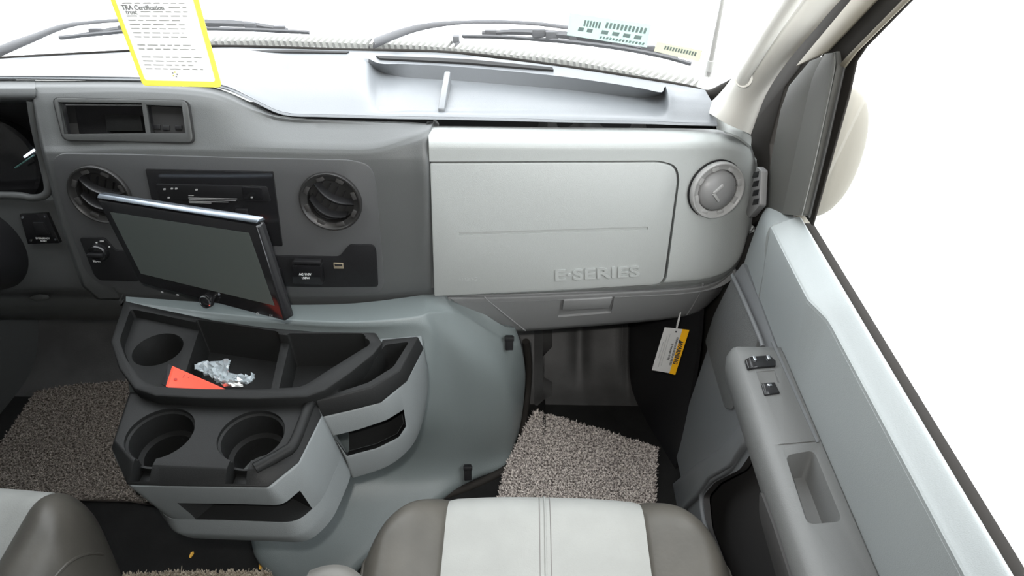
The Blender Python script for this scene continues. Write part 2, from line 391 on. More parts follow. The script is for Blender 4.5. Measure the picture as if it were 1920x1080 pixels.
# cowl grille with its slats, along the base of the glass
cg = empty('cowl_grille', (-0.1, 1.45, 0.76), 'grey slatted cowl grille strip along the windshield base', 'grille')
line = [PZ(x, y, 0.785) for x, y in ((395, 77), (520, 76), (640, 80), (760, 84), (850, 90), (950, 101), (1060, 112), (1160, 130), (1250, 149), (1310, 161))]
cl = spline(line, 8)
stackloft('grille_bed', [[p + V((0, -0.012, -0.02)), p + V((0, 0.03, -0.02)), p + V((0, 0.03, -0.01)), p + V((0, -0.012, -0.01))] for p in cl], M['white'], cg, 0)
tot = [0.0]
for a, b in zip(cl, cl[1:]): tot.append(tot[-1] + (b - a).length)
sm = None; ns = 78
for k in range(ns):
    s = tot[-1] * (k + 0.5) / ns; i = max(j for j in range(len(tot) - 1) if tot[j] <= s)
    p = cl[i].lerp(cl[i + 1], (s - tot[i]) / (tot[i + 1] - tot[i])); d = (cl[i + 1] - cl[i]).normalized()
    if sm is None:
        so = box('slat', p, (V((0.0030, 0, 0)), V((0.004, 0.013, 0.004)), V((0, -0.003, 0.009))), M['cowl'], cg); sm = so
    else:
        so = sm.copy(); COL.objects.link(so); so.location = p - wpos(cg)
    so.rotation_euler = (0, 0, math.atan2(d.y, d.x))
nz = empty('washer_nozzle', PZ(856, 88, 0.785), 'small black washer nozzle at centre of the windshield base', 'nozzle')
c0 = PZ(856, 88, 0.785)
lathe('nozzle_base', c0, V((0, 0, 1)), [(0.012, -0.004), (0.012, 0.004), (0.008, 0.012)], M['wiper'], nz, 12)
box('nozzle_head', c0 + V((0, 0, 0.018)), (V((0.007, 0, 0)), V((0, 0.008, 0)), V((0, 0, 0.006))), M['wiper'], nz, 0.002)
# wipers lie just outside the glass
def wiper(label, arm, blade, spine, clips):
    r = empty('windshield_wiper', gl_at(*arm[0], -0.05), label, 'wiper', 'wipers outside the windshield')
    tube('arm', [gl_at(x, y, -0.045) for x, y in arm], lambda t: 0.016 - 0.012 * min(1, t * 1.6), M['wiper'], r, 8, 5, flat=0.45)
    tube('blade', [gl_at(x, y, -0.018) for x, y in blade], lambda t: 0.0035, M['wiper'], r, 6, 4, flat=1.6)
    tube('blade_frame', [gl_at(x, y, -0.030) for x, y in spine], lambda t: 0.004 + 0.004 * math.sin(t * math.pi), M['wiper'], r, 6, 4, flat=1.0)
    for x, y in clips:
        c = gl_at(x, y, -0.026); box('clip', c, (V((0.012, 0, 0)), V((0, 0.004, 0)), V((0, 0, 0.007))), M['wiper'], r, 0.001)
wiper('long black wiper on driver side, behind the yellow-edged card', [(-120, 150), (0, 96), (60, 72), (115, 51), (170, 42), (260, 37), (330, 42)], [(112, 71), (200, 62), (300, 54), (400, 54), (500, 57), (580, 61)], [(150, 66), (240, 52), (330, 44), (400, 43), (470, 46), (540, 56)], [(180, 60), (235, 54), (400, 48), (470, 49), (525, 55)])
wiper('long black wiper on passenger side, reaching toward the antenna', [(640, 110), (700, 82), (745, 64), (790, 51), (850, 43), (920, 41), (1000, 44), (1066, 52)], [(868, 68), (950, 70), (1060, 78), (1160, 90), (1240, 105), (1296, 120)], [(905, 62), (980, 60), (1060, 66), (1140, 78), (1220, 94), (1270, 110)], [(920, 63), (1010, 62), (1035, 66), (1080, 72), (1160, 84), (1215, 93)])
an = empty('radio_antenna', PZ(1325, 160, 0.78), 'slim grey radio antenna standing at the right end of the cowl', 'antenna')
ab = PZ(1325, 156, 0.79); at_ = PY(1357, -10, ab.y - 0.02)
lathe('antenna_base', ab, V((0, 0, 1)), [(0.024, -0.012), (0.022, -0.002), (0.012, 0.008), (0.007, 0.014), (0.007, 0.03)], M['cowl'], an, 20)
tube('mast', [ab, ab.lerp(at_, 0.5), at_, at_ + (at_ - ab) * 0.6], lambda t: 0.0055 - 0.0028 * t, M['mast'], an, 8, 4)
lathe('collar', ab.lerp(at_, 0.22), (at_ - ab), [(0.007, -0.01), (0.007, 0.01)], M['cowl'], an, 12)
# stickers on the inside of the glass
def sticker(label, cs, m, rows, grp):
    q = [gl_at(x, y, 0.003) for x, y in cs]
    r = empty('windshield_sticker', q[3], label, 'sticker', grp)
    nrm = (q[1] - q[0]).cross(q[3] - q[0]).normalized()
    if nrm.dot(CAM - q[0]) < 0: nrm = -nrm
    slab('paper', q, -nrm * 0.0012, m, r)
    for (u0, u1, v0, v1, n) in rows:
        for k in range(n):
            a0 = u0 + (u1 - u0) * k / n; a1 = a0 + (u1 - u0) / n * 0.62
            f = lambda u, v: (q[0].lerp(q[1], u)).lerp(q[3].lerp(q[2], u), v) + nrm * 0.0008
            slab('print_mark', [f(a0, v0), f(a1, v0), f(a1 - 0.01, v1), f(a0 - 0.01, v1)], -nrm * 0.0006, M['stick_ink'], r)
sticker('pale green printed sticker, larger of two low on the windshield', [(1068, 24), (1221, 46), (1213, 89), (1063, 66)], M['mint'], [(0.47, 0.98, 0.16, 0.4, 11), (0.2, 0.42, 0.2, 0.46, 6), (0.14, 0.36, 0.54, 0.7, 2), (0.43, 0.97, 0.52, 0.68, 4), (0.42, 0.98, 0.8, 0.9, 14)], 'stickers on the windshield')
sticker('cream printed sticker, smaller one near the antenna', [(1232, 78), (1317, 95), (1311, 116), (1226, 96)], M['cream'], [(0.2, 0.92, 0.2, 0.55, 12)], 'stickers on the windshield')
# ------------------------------------------------------------------ right pillar, door frame, door glass
pr = []
for L_, Mi, R_, y in ((( 1318, 205), (1362, 232), (1408, 252), 1.12), ((1352, 172), (1395, 178), (1436, 178), 1.10), ((1398, 112), (1438, 112), (1476, 116), 1.03), ((1450, 45), (1492, 45), (1532, 50), 0.955), ((1492, -8), (1536, -8), (1578, -2), 0.90), ((1640, -190), (1700, -190), (1750, -180), 0.74)):
    pr.append([PY(L_[0], L_[1], y + 0.055), PY(L_[0] * 0.6 + Mi[0] * 0.4, L_[1] * 0.6 + Mi[1] * 0.4, y + 0.012), PY(*Mi, y - 0.005), PY(R_[0] * .6 + Mi[0] * .4, R_[1] * .6 + Mi[1] * .4, y), PY(*R_, y + 0.03)])
struct(surf('trim_3', pr, M['pillar'], None, 4, 5, 0.006))
gh = empty('grab_handle', PY(1392, 150, 1.05), 'ivory grab handle running up the windshield pillar', 'handle')
tube('grip', [PY(1392, 152, 1.06), PY(1398, 136, 1.035), PY(1420, 100, 0.99), PY(1450, 52, 0.93), PY(1482, 4, 0.87), PY(1520, -55, 0.80), PY(1535, -70, 0.81)], 0.0105, M['pillar'], gh, 12, 5)
lathe('mount', PY(1395, 148, 1.055), (PY(1395, 148, 1.09) - PY(1395, 148, 1.05)), [(0.013, -0.004), (0.014, 0.02)], M['pillar'], gh, 14)
def band(name, left, right, x, m, th=0.02, parent=None):
    a = [PX(p[0], p[1], x) for p in left] + [PX(p[0], p[1], x) for p in reversed(right)]
    return slab(name, a, V((th, 0, 0)), m, parent, 0.002)
struct(band('trim_4', [(1388, 240), (1396, 250), (1424, 160), (1488, 76), (1540, 0), (1700, -200)], [(1400, 425), (1445, 400), (1442, 270), (1470, 165), (1506, 118), (1596, 0), (1770, -200)], 0.43, M['seal'], 0.02))
struct(band('trim_5', [(1490, 125), (1594, 0), (1770, -200)], [(1550, 97), (1642, 0), (1820, -200)], 0.425, M['paint'], 0.004))
struct(band('trim_6', [(1538, 105), (1638, 0), (1815, -200)], [(1570, 130), (1592, 104), (1694, 0), (1880, -200)], 0.432, M['seal'], 0.004))
struct(band('trim_7', [(1572, 122), (1592, 100), (1690, 0), (1880, -200)], [(1582, 128), (1604, 98), (1703, 0), (1895, -200)], 0.43, M['paint'], 0.003))
struct(band('trim_8', [(1508, 405), (1572, 118), (1598, 98), (1698, 0), (1890, -200)], [(1522, 424), (1590, 180), (1604, 115), (1622, 88), (1708, 0), (1905, -200)], 0.437, M['seal'], 0.004))
struct(band('trim_11', [(1512, 402), (1545, 262), (1574, 128), (1579, 116)], [(1516, 410), (1552, 262), (1581, 130), (1588, 112)], 0.434, M['arm'], 0.004))
# ------------------------------------------------------------------ passenger door
dr = empty('vehicle_door', (0.4, 0.4, 0.0), 'grey passenger door panel with armrest and window switches', 'door')
rows = []
for y, lx in ((0.92, 0.389), (0.84, 0.388), (0.745, 0.388), (0.735, 0.3885), (0.71, 0.396), (0.695, 0.400), (0.68, 0.401), (0.4, 0.401), (0.05, 0.401), (-0.3, 0.401)):
    rows.append([V((0.437, y, 0.66)), V((0.436, y, 0.697)), V((0.432, y, 0.7045)), V((0.426, y, 0.7055)), V((lx + 0.008, y, 0.6915)), V((lx + 0.002, y, 0.687)), V((lx + 0.001, y, 0.680)), V((lx * .5 + .5 * .403, y, 0.62)), V((0.403, y, 0.55)), V((0.406, y, 0.48))])
surf('upper_panel', rows, M['door'], dr, 4, 2, 0.005, 60, linear=True)
ul = [[V((0.388, 0.922, 0.684)), V((0.388, 0.922, 0.60)), V((0.40, 0.922, 0.48))], [V((0.40, 1.03, 0.62)), V((0.40, 1.03, 0.56)), V((0.405, 1.03, 0.48))]]
surf('front_return', [[V((0.43, 0.921, 0.70)), V((0.388, 0.921, 0.684)), V((0.398, 0.921, 0.6)), V((0.405, 0.921, 0.48))], [V((0.435, 1.04, 0.66)), V((0.42, 1.04, 0.64)), V((0.412, 1.04, 0.57)), V((0.408, 1.04, 0.48))]], M['door'], dr, 4, 3, 0.004)
slab('window_seal', [V((0.436, 0.914, 0.700)), V((0.452, 0.914, 0.700)), V((0.452, -0.3, 0.700)), V((0.436, -0.3, 0.700))], V((0, 0, -0.03)), M['seal'], dr, 0.003)
slab('sail_panel', [PX(x, y, 0.425) for x, y in ((1432, 402), (1444, 300), (1462, 205), (1478, 160), (1517, 113), (1566, 95), (1569, 122), (1540, 245), (1504, 404))], V((0.015, 0, 0)), M['sail'], dr, 0.004)
rl_ = [(1466, 402, .4246), (1484, 320, .4246), (1500, 245, .4246), (1522, 150, .4246), (1546, 101, .4246)]
rr2 = [(1503, 404, .408), (1524, 318, .408), (1540, 245, .409), (1563, 135, .410), (1566, 98, .412)]
surf('sail_ridge', [[PX(*p) for p in rl_], [PX((a_[0] + 2 * b_[0]) / 3, (a_[1] + 2 * b_[1]) / 3, .411) for a_, b_ in zip(rl_, rr2)], [PX(*p) for p in rr2], [PX(p[0] + 2, p[1], .425) for p in rr2]], M['sail'], dr, 3, 3, 0.003)
gw = slab('window_2', [V((0.445, 0.93, 0.69)), V((0.445, -0.3, 0.69)), V((0.43, -0.3, 1.42)), V((0.43, 0.72, 1.42)), V((0.437, 0.80, 1.15))], V((0.004, 0, 0)), M['glass']); struct(gw)
# lower door with grille and pocket
lowr = []
for y in (1.02, 0.9, 0.6, 0.3, 0.0, -0.3):
    lowr.append([V((0.400, y, 0.545 if y > 0.85 else 0.525)), V((0.386, y, 0.50)), V((0.375, y, 0.36)), V((0.362, y, 0.18)), V((0.35, y, 0.03))])
lo = surf('lower_panel', lowr, M['lowdoor'], dr, 3, 3, 0.012)
pk = [(1396, 832), (1372, 880), (1334, 905), (1318, 930), (1326, 992), (1362, 1095), (1480, 1130), (1428, 985), (1385, 845)]
pc = fillet([PX(x, y, 0.358) for x, y in pk], 0.015)
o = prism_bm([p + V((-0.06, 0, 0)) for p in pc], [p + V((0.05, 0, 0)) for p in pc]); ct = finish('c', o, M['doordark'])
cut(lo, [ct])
quad('pocket_liner', [V((0.41, 0.95, 0.0)), V((0.41, -0.3, 0.0)), V((0.41, -0.3, 0.5)), V((0.41, 0.95, 0.5))], 0.004, M['doordark'], dr)  # back of the pocket, its shade put into the dark colour
LP = Plane(V((0.385, 0, 0.50)), V((0.375, 0, 0.36)), V((0.385, 1, 0.50)))
g = [(1373, 520), (1422, 632), (1405, 690), (1372, 768), (1358, 765), (1322, 640), (1338, 590)]
slab('speaker_grille', fillet([LP.at(x, y, 0.004) for x, y in g], 0.008), LP.n * -0.006, M['grille'], dr, 0.001)
tube('grille_edge', [LP.at(x, y, 0.004) for x, y in ((1373, 516), (1396, 566), (1424, 632), (1430, 650))], 0.004, M['lowdoor'], dr, 8)
slab('pocket_lip', fillet([LP.at(x, y, 0.012) for x, y in ((1258, 908), (1300, 872), (1345, 842), (1381, 802), (1389, 766), (1398, 790), (1391, 834), (1364, 876), (1326, 898), (1304, 930), (1268, 965))], 0.012), LP.n * -0.016, M['lowdoor'], dr, 0.006, 50, 3)
tube('pocket_edge', [LP.at(x, y, 0.002) for x, y in ((1398, 800), (1392, 836), (1368, 880), (1332, 903), (1315, 932), (1324, 992), (1362, 1095))], 0.005, M['lowdoor'], dr, 8, 5)
# armrest
AZ = 0.55
sec = [(0.404, AZ - 0.004), (0.400, AZ), (0.345, AZ), (0.332, AZ - 0.003), (0.324, AZ - 0.010), (0.319, AZ - 0.025), (0.322, AZ - 0.055), (0.335, AZ - 0.075), (0.404, AZ - 0.08)]
rings = []
for y, k, dz in ((0.806, 0.45, -0.03), (0.803, 0.7, -0.014), (0.794, 0.9, -0.004), (0.780, 1.0, 0), (0.6, 1, 0), (0.3, 1, 0), (0.0, 1, 0), (-0.3, 1, 0)):
    rings.append([V((0.404 - (0.404 - x) * (0.6 + 0.4 * k), y, min(z, AZ + dz) if k < 1 else z)) for x, z in sec])
ar = stackloft('armrest', rings, M['arm'], dr, 0, 50)
cu1 = fillet([PZ(x, y, AZ) for x, y in ((1471, 852), (1526, 842), (1582, 980), (1514, 986))], 0.010)
c1c = sum(cu1, V()) / len(cu1)
ct1 = finish('c', prism_bm([p + V((0, 0, 0.01)) for p in cu1], [c1c + (p - c1c) * 0.82 + V((0, 0, -0.045)) for p in cu1]), M['arm'])
a, b = PZ(1440, 836, AZ), PZ(1540, 827, AZ)
ct2 = finish('c', prism_bm([a + V((0, -.0012, -.0015)), b + V((0, -.0012, -.0015)), b + V((0, .0012, -.0015)), a + V((0, .0012, -.0015))], [p + V((0, 0, .02)) for p in (a + V((0, -.0012, 0)), b + V((0, -.0012, 0)), b + V((0, .0012, 0)), a + V((0, .0012, 0)))]), M['arm'])
rc = [PZ(x, y, AZ) for x, y in ((1418, 697), (1452, 694), (1462, 718), (1426, 720))]
ct3 = finish('c', prism_bm([p + V((0, 0, 0.01)) for p in rc], [p + V((0, 0, -0.001 if i < 2 else -0.008)) for i, p in enumerate(rc)]), M['arm'])
cut(ar, [ct1, ct2, ct3], 0.002, 50)
slab('armrest_seam', [PZ(x, y, AZ + 0.0012) for x, y in ((1446, 640), (1451, 640), (1536, 828), (1531, 829))], V((0, 0, -0.003)), M['lowdoor'], ar)
lk = slab('lock_switch', [PZ(x, y, AZ + 0.004) for x, y in ((1397, 673), (1409, 668), (1443, 665), (1455, 676), (1455, 685), (1403, 690))], V((0, 0, -0.008)), M['gloss'], ar, 0.0015)
for x, y in ((1415, 672), (1441, 670)):
    box('rocker_mark', PZ(x, y, AZ + 0.005), (V((0.0022, 0, 0)), V((0, 0.0045, 0)), V((0, 0, 0.001))), M['chrome'], lk, 0.0005)
ws = slab('window_switch', [PZ(x, y, AZ + 0.003) for x, y in ((1427, 718), (1453, 716), (1463, 736), (1434, 740))], V((0, 0, -0.006)), M['gloss'], ar, 0.0015)
box('switch_mark', PZ(1443, 722, AZ + 0.004), (V((0.0032, 0, 0)), V((0, 0.002, 0)), V((0, 0, 0.001))), M['chrome'], ws, 0.0005)
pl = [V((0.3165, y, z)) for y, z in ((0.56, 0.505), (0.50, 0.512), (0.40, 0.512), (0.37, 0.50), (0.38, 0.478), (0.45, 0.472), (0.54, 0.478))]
slab('pull_recess', fillet(pl, 0.01), V((0.02, 0, 0)), M['doordark'], dr, 0.001)  # dark raised slab in place of a hollow and its shade
# black kick panel in front of the door, in the footwell
kp = empty('kick_panel', (0.3, 1.2, 0.0), 'black moulded kick panel at right side of passenger footwell', 'panel')
surf('kick_face', [[V((0.30, 1.42, 0.40)), V((0.285, 1.40, 0.27)), V((0.27, 1.36, 0.1)), V((0.265, 1.3, 0.0))], [V((0.32, 1.24, 0.40)), V((0.31, 1.2, 0.27)), V((0.30, 1.17, 0.1)), V((0.295, 1.15, 0.0))], [V((0.37, 1.12, 0.40)), V((0.365, 1.05, 0.27)), V((0.355, 1.0, 0.1)), V((0.35, 0.98, 0.0))]], M['black'], kp, 4, 4, 0.01)
# outside mirror, seen faintly through the door glass
mr = empty('side_mirror', (0.62, 1.0, 0.6), 'pale exterior side mirror faintly visible through the passenger window', 'mirror')
mc = PY(1540, 290, 1.12)
vs = [mc + V((0.0, 0.03, 0))]
bm = bmesh.new(); bmesh.ops.create_uvsphere(bm, u_segments=24, v_segments=14, radius=1)
for v in bm.verts:
    s = lambda t, e: math.copysign(abs(t) ** e, t)
    v.co = mc + V((s(v.co.x, .7) * 0.066, s(v.co.y, .9) * 0.05, s(v.co.z, .95) * 0.125))
finish('housing', bm, M['mirrorh'], mr, 60)
tube('mount_arm', [mc + V((0, 0, -0.12)), mc + V((-0.03, -0.02, -0.2)), mc + V((-0.06, -0.04, -0.24))], 0.02, M['mirrorh'], mr, 10)
# ================================================================== DASHBOARD
db = empty('dashboard', (-0.3, 1.2, 0.4), 'two-tone grey vehicle dashboard with glove box and air vents', 'dashboard')
# ---- top pad
def base_at(px):
    for a, b in zip(wb_px, wb_px[1:]):
        if a[0] <= px <= b[0]: return PZ(px, a[1] + (b[1] - a[1]) * (px - a[0]) / (b[0] - a[0]) + 2, 0.798)
# px, front py, front y, base px, (tray wall top py, tray wall foot py)
fx = [(-420, 150, 1.175, -418, None), (-150, 149, 1.17, -150, None), (0, 148, 1.168, 0, None), (200, 150, 1.168, 220, None), (330, 154, 1.168, 350, None), (415, 165, 1.162, 430, None), (470, 190, 1.150, 490, None), (530, 217, 1.140, 545, None), (600, 221, 1.137, 612, None), (672, 223, 1.135, 682, None),
      (712, 224, 1.134, 712, (119, 134)), (760, 225, 1.133, 760, (120, 145)), (840, 226, 1.131, 838, (124, 150)), (930, 228, 1.129, 925, (131, 157)), (1050, 231, 1.126, 1042, (143, 167)), (1150, 233, 1.123, 1138, (157, 178)), (1205, 234, 1.122, 1192, (166, 183)), (1240, 235, 1.121, 1225, (173, 178)),
      (1262, 236, 1.12, 1246, None), (1300, 237, 1.119, 1282, None), (1345, 238, 1.118, 1322, None)]
rows = [[] for _ in range(11)]
for px, py, y, bx, tr in fx:
    f = PY(px, py, y); b = base_at(bx); k = 0.5 if px < 450 else 1.0
    c = [f + V((0, 0.05, -0.001)), f + V((0, 0.010, 0.0)), f + V((0, 0.0, 0.002 * k)), f + V((0, 0.003, 0.0045 * k)), f + V((0, 0.014, 0.0065 * k))]
    if tr:
        w_ = PZ(px, tr[1], 0.768); t_ = PZ(px, tr[0], 0.7945); a0 = PZ(px, 206, 0.7695)
        c += [a0, a0.lerp(w_, 0.6), w_, t_, b]
    else:
        q = f + V((0, 0.014, 0.0065 * k)); u = 0.35 if px > 450 else 0.25
        c += [q.lerp(b, 0.2) + V((0, 0, 0.006 * k)), q.lerp(b, 0.45) + V((0, 0, 0.008 * k)), q.lerp(b, 0.8) + V((0, 0, 0.003 * k)), q.lerp(b, 0.86) + V((0, 0, 0.002 * k)), b]
    c.append(b + V((0, 0.03, -0.03)))
    for r, p in zip(rows, c): r.append(p)
pad = surf('top_pad', rows, M['pad'], db, 4, 3, 0.004, 50, linear=True)
for pts in (((705, 104), (870, 110), (1036, 126), (1038, 131), (870, 117), (712, 109)), ((470, 94), (560, 94), (655, 96), (650, 99), (560, 98), (475, 98))):
    pp = [PZ(x, y, 0.7995) for x, y in pts]
    slab('defrost_slot', pp, V((0, 0, -0.01)), M['matte'], pad)
a, b = PZ(839, 133, 0.7955), PZ(827, 203, 0.778)
slab('tray_divider', [a + V((-.006, 0.004, -.03)), a + V((-.006, 0, 0)), b + V((-.006, 0, .0)), b + V((-.006, 0, -.012))], V((0.012, 0, 0)), M['pad'], pad, 0.003)
# ---- centre stack with hood
def col(base, ys): return ys
SP = Plane(PY(300, 300, 1.060), PY(300, 550, 1.030), PY(700, 300, 1.060))
HP = Plane(PY(230, 178, 1.1145), PY(230, 278, 1.0665), PY(330, 178, 1.1145))
cx = [230, 330, 392, 430, 472, 530, 620, 700, 770, 806]
L0 = [(58, 151), (60, 163), (63, 176), (82, 272), (86, 286), (90, 302), (121, 425), (160, 535), (188, 560)]
yy9 = [1.176, 1.130, 1.118, 1.074, 1.064, None, None, None, 1.037]
T0 = {230: 151, 330: 155, 392: 162, 430: 174, 472: 193, 530: 219, 620: 224, 700: 227, 770: 229, 806: 231}
E2 = {392: 1.118, 430: 1.120, 472: 1.124, 530: 1.128, 620: 1.126, 700: 1.124, 770: 1.124, 806: 1.126}
CR = {230: 280, 330: 280, 392: 281, 430: 282, 472: 283, 530: 285, 620: 287, 700: 286, 770: 262, 806: 250}
B7 = {230: 547, 330: 551, 392: 553, 430: 554, 472: 554, 530: 554, 620: 553, 700: 551, 770: 544, 806: 538}
B8 = {230: 567, 330: 571, 392: 573, 430: 574, 472: 574, 530: 574, 620: 572, 700: 569, 770: 560, 806: 553}
XO = (0, 0, 0, -2, -3, -2, 3, 9, 10)
rows = []
for i in range(9):
    lx, ly = L0[i]
    p0 = SP.at(lx + 6, ly) if i in (5, 6, 7) else PY(lx + 6, ly, yy9[i])
    r = [PY(lx - 10, ly, p0.y + 0.10), PY(lx - 5, ly, p0.y + 0.012), p0, (SP.at(lx + 45, ly) if i in (5, 6, 7) else PY(lx + 45, ly, yy9[i]))]
    for x in cx:
        xx = x + (XO[i] if x > 800 else 0); cr_ = CR[x]
        if i == 0: p = PY(xx, T0[x], 1.176 if x < 400 else max(E2[x] + 0.03, 1.165 - (x - 400) * 0.0001))
        elif i == 1: p = PY(xx, T0[x] + (12 if x < 500 else 3), 1.130 if x < 400 else min(E2[x] + 0.008, 1.128))
        elif i == 2 and x < 770: p = PY(xx, T0[x] + (22 if x < 450 else 18 if x < 500 else 8 if x < 800 else 5), E2.get(x, 1.118))
        elif x >= 770 and 2 <= i <= 4: p = PY(xx, *{770: ((237, 1.120), (256, 1.083), (270, 1.072)), 806: ((235, 1.118), (243, 1.098), (256, 1.081))}[x][i - 2])
        elif i == 3: p = SP.at(xx, cr_ - 8, -0.007 if x < 760 else -0.004)
        elif i == 4: p = SP.at(xx, cr_ + 1, -0.0025)
        elif i == 5: p = SP.at(xx, cr_ + 14 if x < 770 else 300, 0.0)
        elif i == 6: p = SP.at(xx, 430)
        elif i == 7: p = SP.at(xx, B7[x])
        else: p = PY(xx, B8[x], 1.040)
        r.append(p)
    q = r[-1]; r.append(q + V((0.002, 0.05, -0.012)))
    rows.append(r)
stk = surf('centre_stack', rows, M['dgrey'], db, 4, 4, 0.012, 60, linear=True)
bz = [(98, 300), (112, 288), (250, 290), (450, 296), (655, 300), (690, 308), (703, 330), (712, 430), (721, 530), (716, 546), (700, 551), (560, 549), (400, 548), (250, 545), (190, 536), (160, 510), (135, 440), (112, 370)]
bez = slab('bezel', fillet([SP.at(x, y, 0.0025) for x, y in bz], 0.012, 3), SP.n * -0.03, M['bezel'], db, 0.0016)
VC = [SP.at(188, 365, 0.004), SP.at(620, 378, 0.004)]
def cyl(c, n, r, h0, h1, m): return lathe('c', c, n, [(r, h0), (r, h1)], m, None, 40)
cut(bez, [cyl(c, SP.n, 0.047, -0.05, 0.02, M['matte']) for c in VC], 0, 40)
cub = [HP.at(x, y) for x, y in ((112, 192), (268, 194), (276, 250), (122, 252))]
cub2 = [HP.at(x, y) for x, y in ((276, 197), (343, 200), (350, 250), (284, 250))]
mk = lambda pts, dep, m: finish('c', prism_bm([p + HP.n * 0.02 for p in pts], [p - HP.n * dep for p in pts]), m)
cut(stk, [cyl(c, SP.n, 0.049, -0.06, 0.02, M['matte']) for c in VC] + [mk(cub, 0.045, M['black']), mk(cub2, 0.02, M['black'])], 0, 50)
# cubby frame, floor and back
fo = fillet([HP.at(x, y, 0.004) for x, y in ((98, 183), (350, 188), (362, 268), (118, 263))], 0.012)
cf = slab('cubby_frame', fo, HP.n * -0.012, M['cubby'], db, 0.0015)
foc = sum(fo, V()) / len(fo)
slab('cubby_gap', [foc + (p - foc) * 1.022 - HP.n * 0.0022 for p in fo], HP.n * -0.004, M['matte'], cf)
gapo = [o_ for o_ in cf.children][0]
cut(gapo, [mk(cub, 0.03, M['matte']), mk(cub2, 0.03, M['matte'])])
cut(cf, [mk(cub, 0.03, M['cubby']), mk(cub2, 0.03, M['cubby'])], 0.0012)
cen = sum(cub, V()) / 4
slab('cubby_box', [cen + (p - cen) * 1.06 - HP.n * 0.046 for p in cub], HP.n * -0.004, M['black'], cf)
slab('cubby_tab', [HP.at(x, y, -0.03) for x, y in ((196, 214), (262, 216), (268, 246), (200, 246))], HP.n * -0.016, M['tray'], cf, 0.001)
sw = slab('switch_blank', [HP.at(x, y, -0.012) for x, y in ((274, 195), (345, 198), (352, 252), (282, 252))], HP.n * -0.004, M['matte'], cf)
for x, y in ((295, 238), (312, 240), (335, 239)):
    box('switch_tab', HP.at(x, y, -0.011), (HP.x * 0.006, HP.y * 0.004, HP.n * 0.002), M['black'], cf, 0.001)
# ---- round vents
def vent(c, n, R0, label, tilt, closed=False, mring=None):
    mring = mring or M['vring']; x, y, z = basis(n)
    v = ringlathe('air_vent', c, n, [(R0, -0.004), (R0, 0.003), (R0 * 0.97, 0.006), (R0 * 0.93, 0.006), (R0 * 0.88, 0.003), (R0 * 0.74, 0.001), (R0 * 0.74, -0.02), (R0 * 0.84, -0.02)], mring, db)
    v['label'] = label
    for k in range(8):
        a = 2 * math.pi * (k + 0.35) / 8; d = x * math.cos(a) + y * math.sin(a); t = x * -math.sin(a) + y * math.cos(a)
        box('notch_block', c + d * R0 * 0.80 + n * 0.001, (d * R0 * 0.07, t * R0 * 0.13, n * 0.003), mring if closed else M['vnotch'], v, 0.0012)
    if closed:
        ringlathe('vent_gap', c - n * 0.0075, n, [(R0 * 1.035, -0.001), (R0 * 1.035, 0.0012), (R0 * 0.98, 0.0012), (R0 * 0.98, -0.001)], M['black'], v)
        lathe('flap', c, n, [(R0 * 0.72, -0.012), (R0 * 0.72, -0.001), (R0 * 0.66, 0.004), (R0 * 0.5, 0.010), (R0 * 0.25, 0.0135), (0.001, 0.0145)], M['lgrey2'], v, 40)
        ta = math.radians(tilt); u = x * math.cos(ta) + y * math.sin(ta); w_ = n.cross(u)
        o0 = c + n * 0.0145 - u * 0.002 + w_ * 0.003
        for s, d1, d2 in ((1, u * 0.022, w_ * 0.0026), (-1, w_ * -0.020, u * 0.0026)):
            q = o0 - u * 0.010 + w_ * 0.008 - n * 0.002
            slab('flap_tab', [q - d2, q + d1 - d2, q + d1 + d2, q + d2], n * 0.0045, M['lgrey3'], v, 0.0012)
        arc = [c + (u * math.cos(t) + w_ * math.sin(t) * 1.0) * R0 * 0.62 + w_ * -R0 * 0.42 - u * 0.0 + n * 0.0075 for t in [math.radians(a) for a in (25, 55, 90, 125, 155)]]
        arc = [c + u * R0 * 0.62 * s + w_ * (-R0 * 0.30 + 0.10 * R0 * (1 - s * s)) + n * (0.0115 - 0.008 * s * s) for s in (-1, -0.6, -0.2, 0.2, 0.6, 1)]
        tube('flap_line', arc, 0.0007, M['dgrey'], v, 6, 3)
    else:
        lathe('vent_bowl', c - n * 0.03, n, [(R0 * 0.82, 0.012), (R0 * 0.78, -0.002), (R0 * 0.4, -0.012), (0.001, -0.014)], M['matte'], v, 32)
        ta = math.radians(tilt); u = x * math.cos(ta) + y * math.sin(ta); w_ = n.cross(u)
        for off, hh, bow in ((0.22, 0.008, 0.008), (-0.36, 0.006, 0.008), (-0.56, 0.0, 0.004)):
            half = R0 * math.sqrt(max(0.05, 0.52 - off * off))
            pts = []
            for s in (-1, -0.5, 0, 0.5, 1):
                pts.append(c + w_ * (off * R0 - 0.010 * (1 - s * s)) + u * half * s + n * (hh + bow * (1 - s * s) - 0.012))
            lv = [p + w_ * 0.0105 - n * 0.010 for p in spline(pts, 4)]; fr_ = spline(pts, 4)
            poly = lambda P, Q: P + list(reversed(Q))
            G2 = [fr_, [p + n * 0.003 + w_ * 0.0045 for p in fr_], lv]
            surf('louver', G2, M['louver'], v, 1, 3, 0.0022, 40)
        for k in range(5):
            s = -0.5 + 0.25 * k
            box('inner_vane', c + u * R0 * s - n * 0.018 - w_ * 0.004, (u * 0.0007, w_ * R0 * 0.5, n * 0.006), M['black'], v)
    return v
M['lgrey3'] = mat('vent_ring_plastic', (0.30, 0.30, 0.295), 0.42, bump=0.1, bscale=800)
M['lgrey2'] = mat('vent_grey_plastic', (0.2, 0.2, 0.2), 0.42, bump=0.1, bscale=800)
M['louver'] = mat('louver_plastic', (0.018, 0.018, 0.019), 0.25)
M['vring'] = mat('vent_black_plastic', (0.02, 0.0195, 0.019), 0.4)
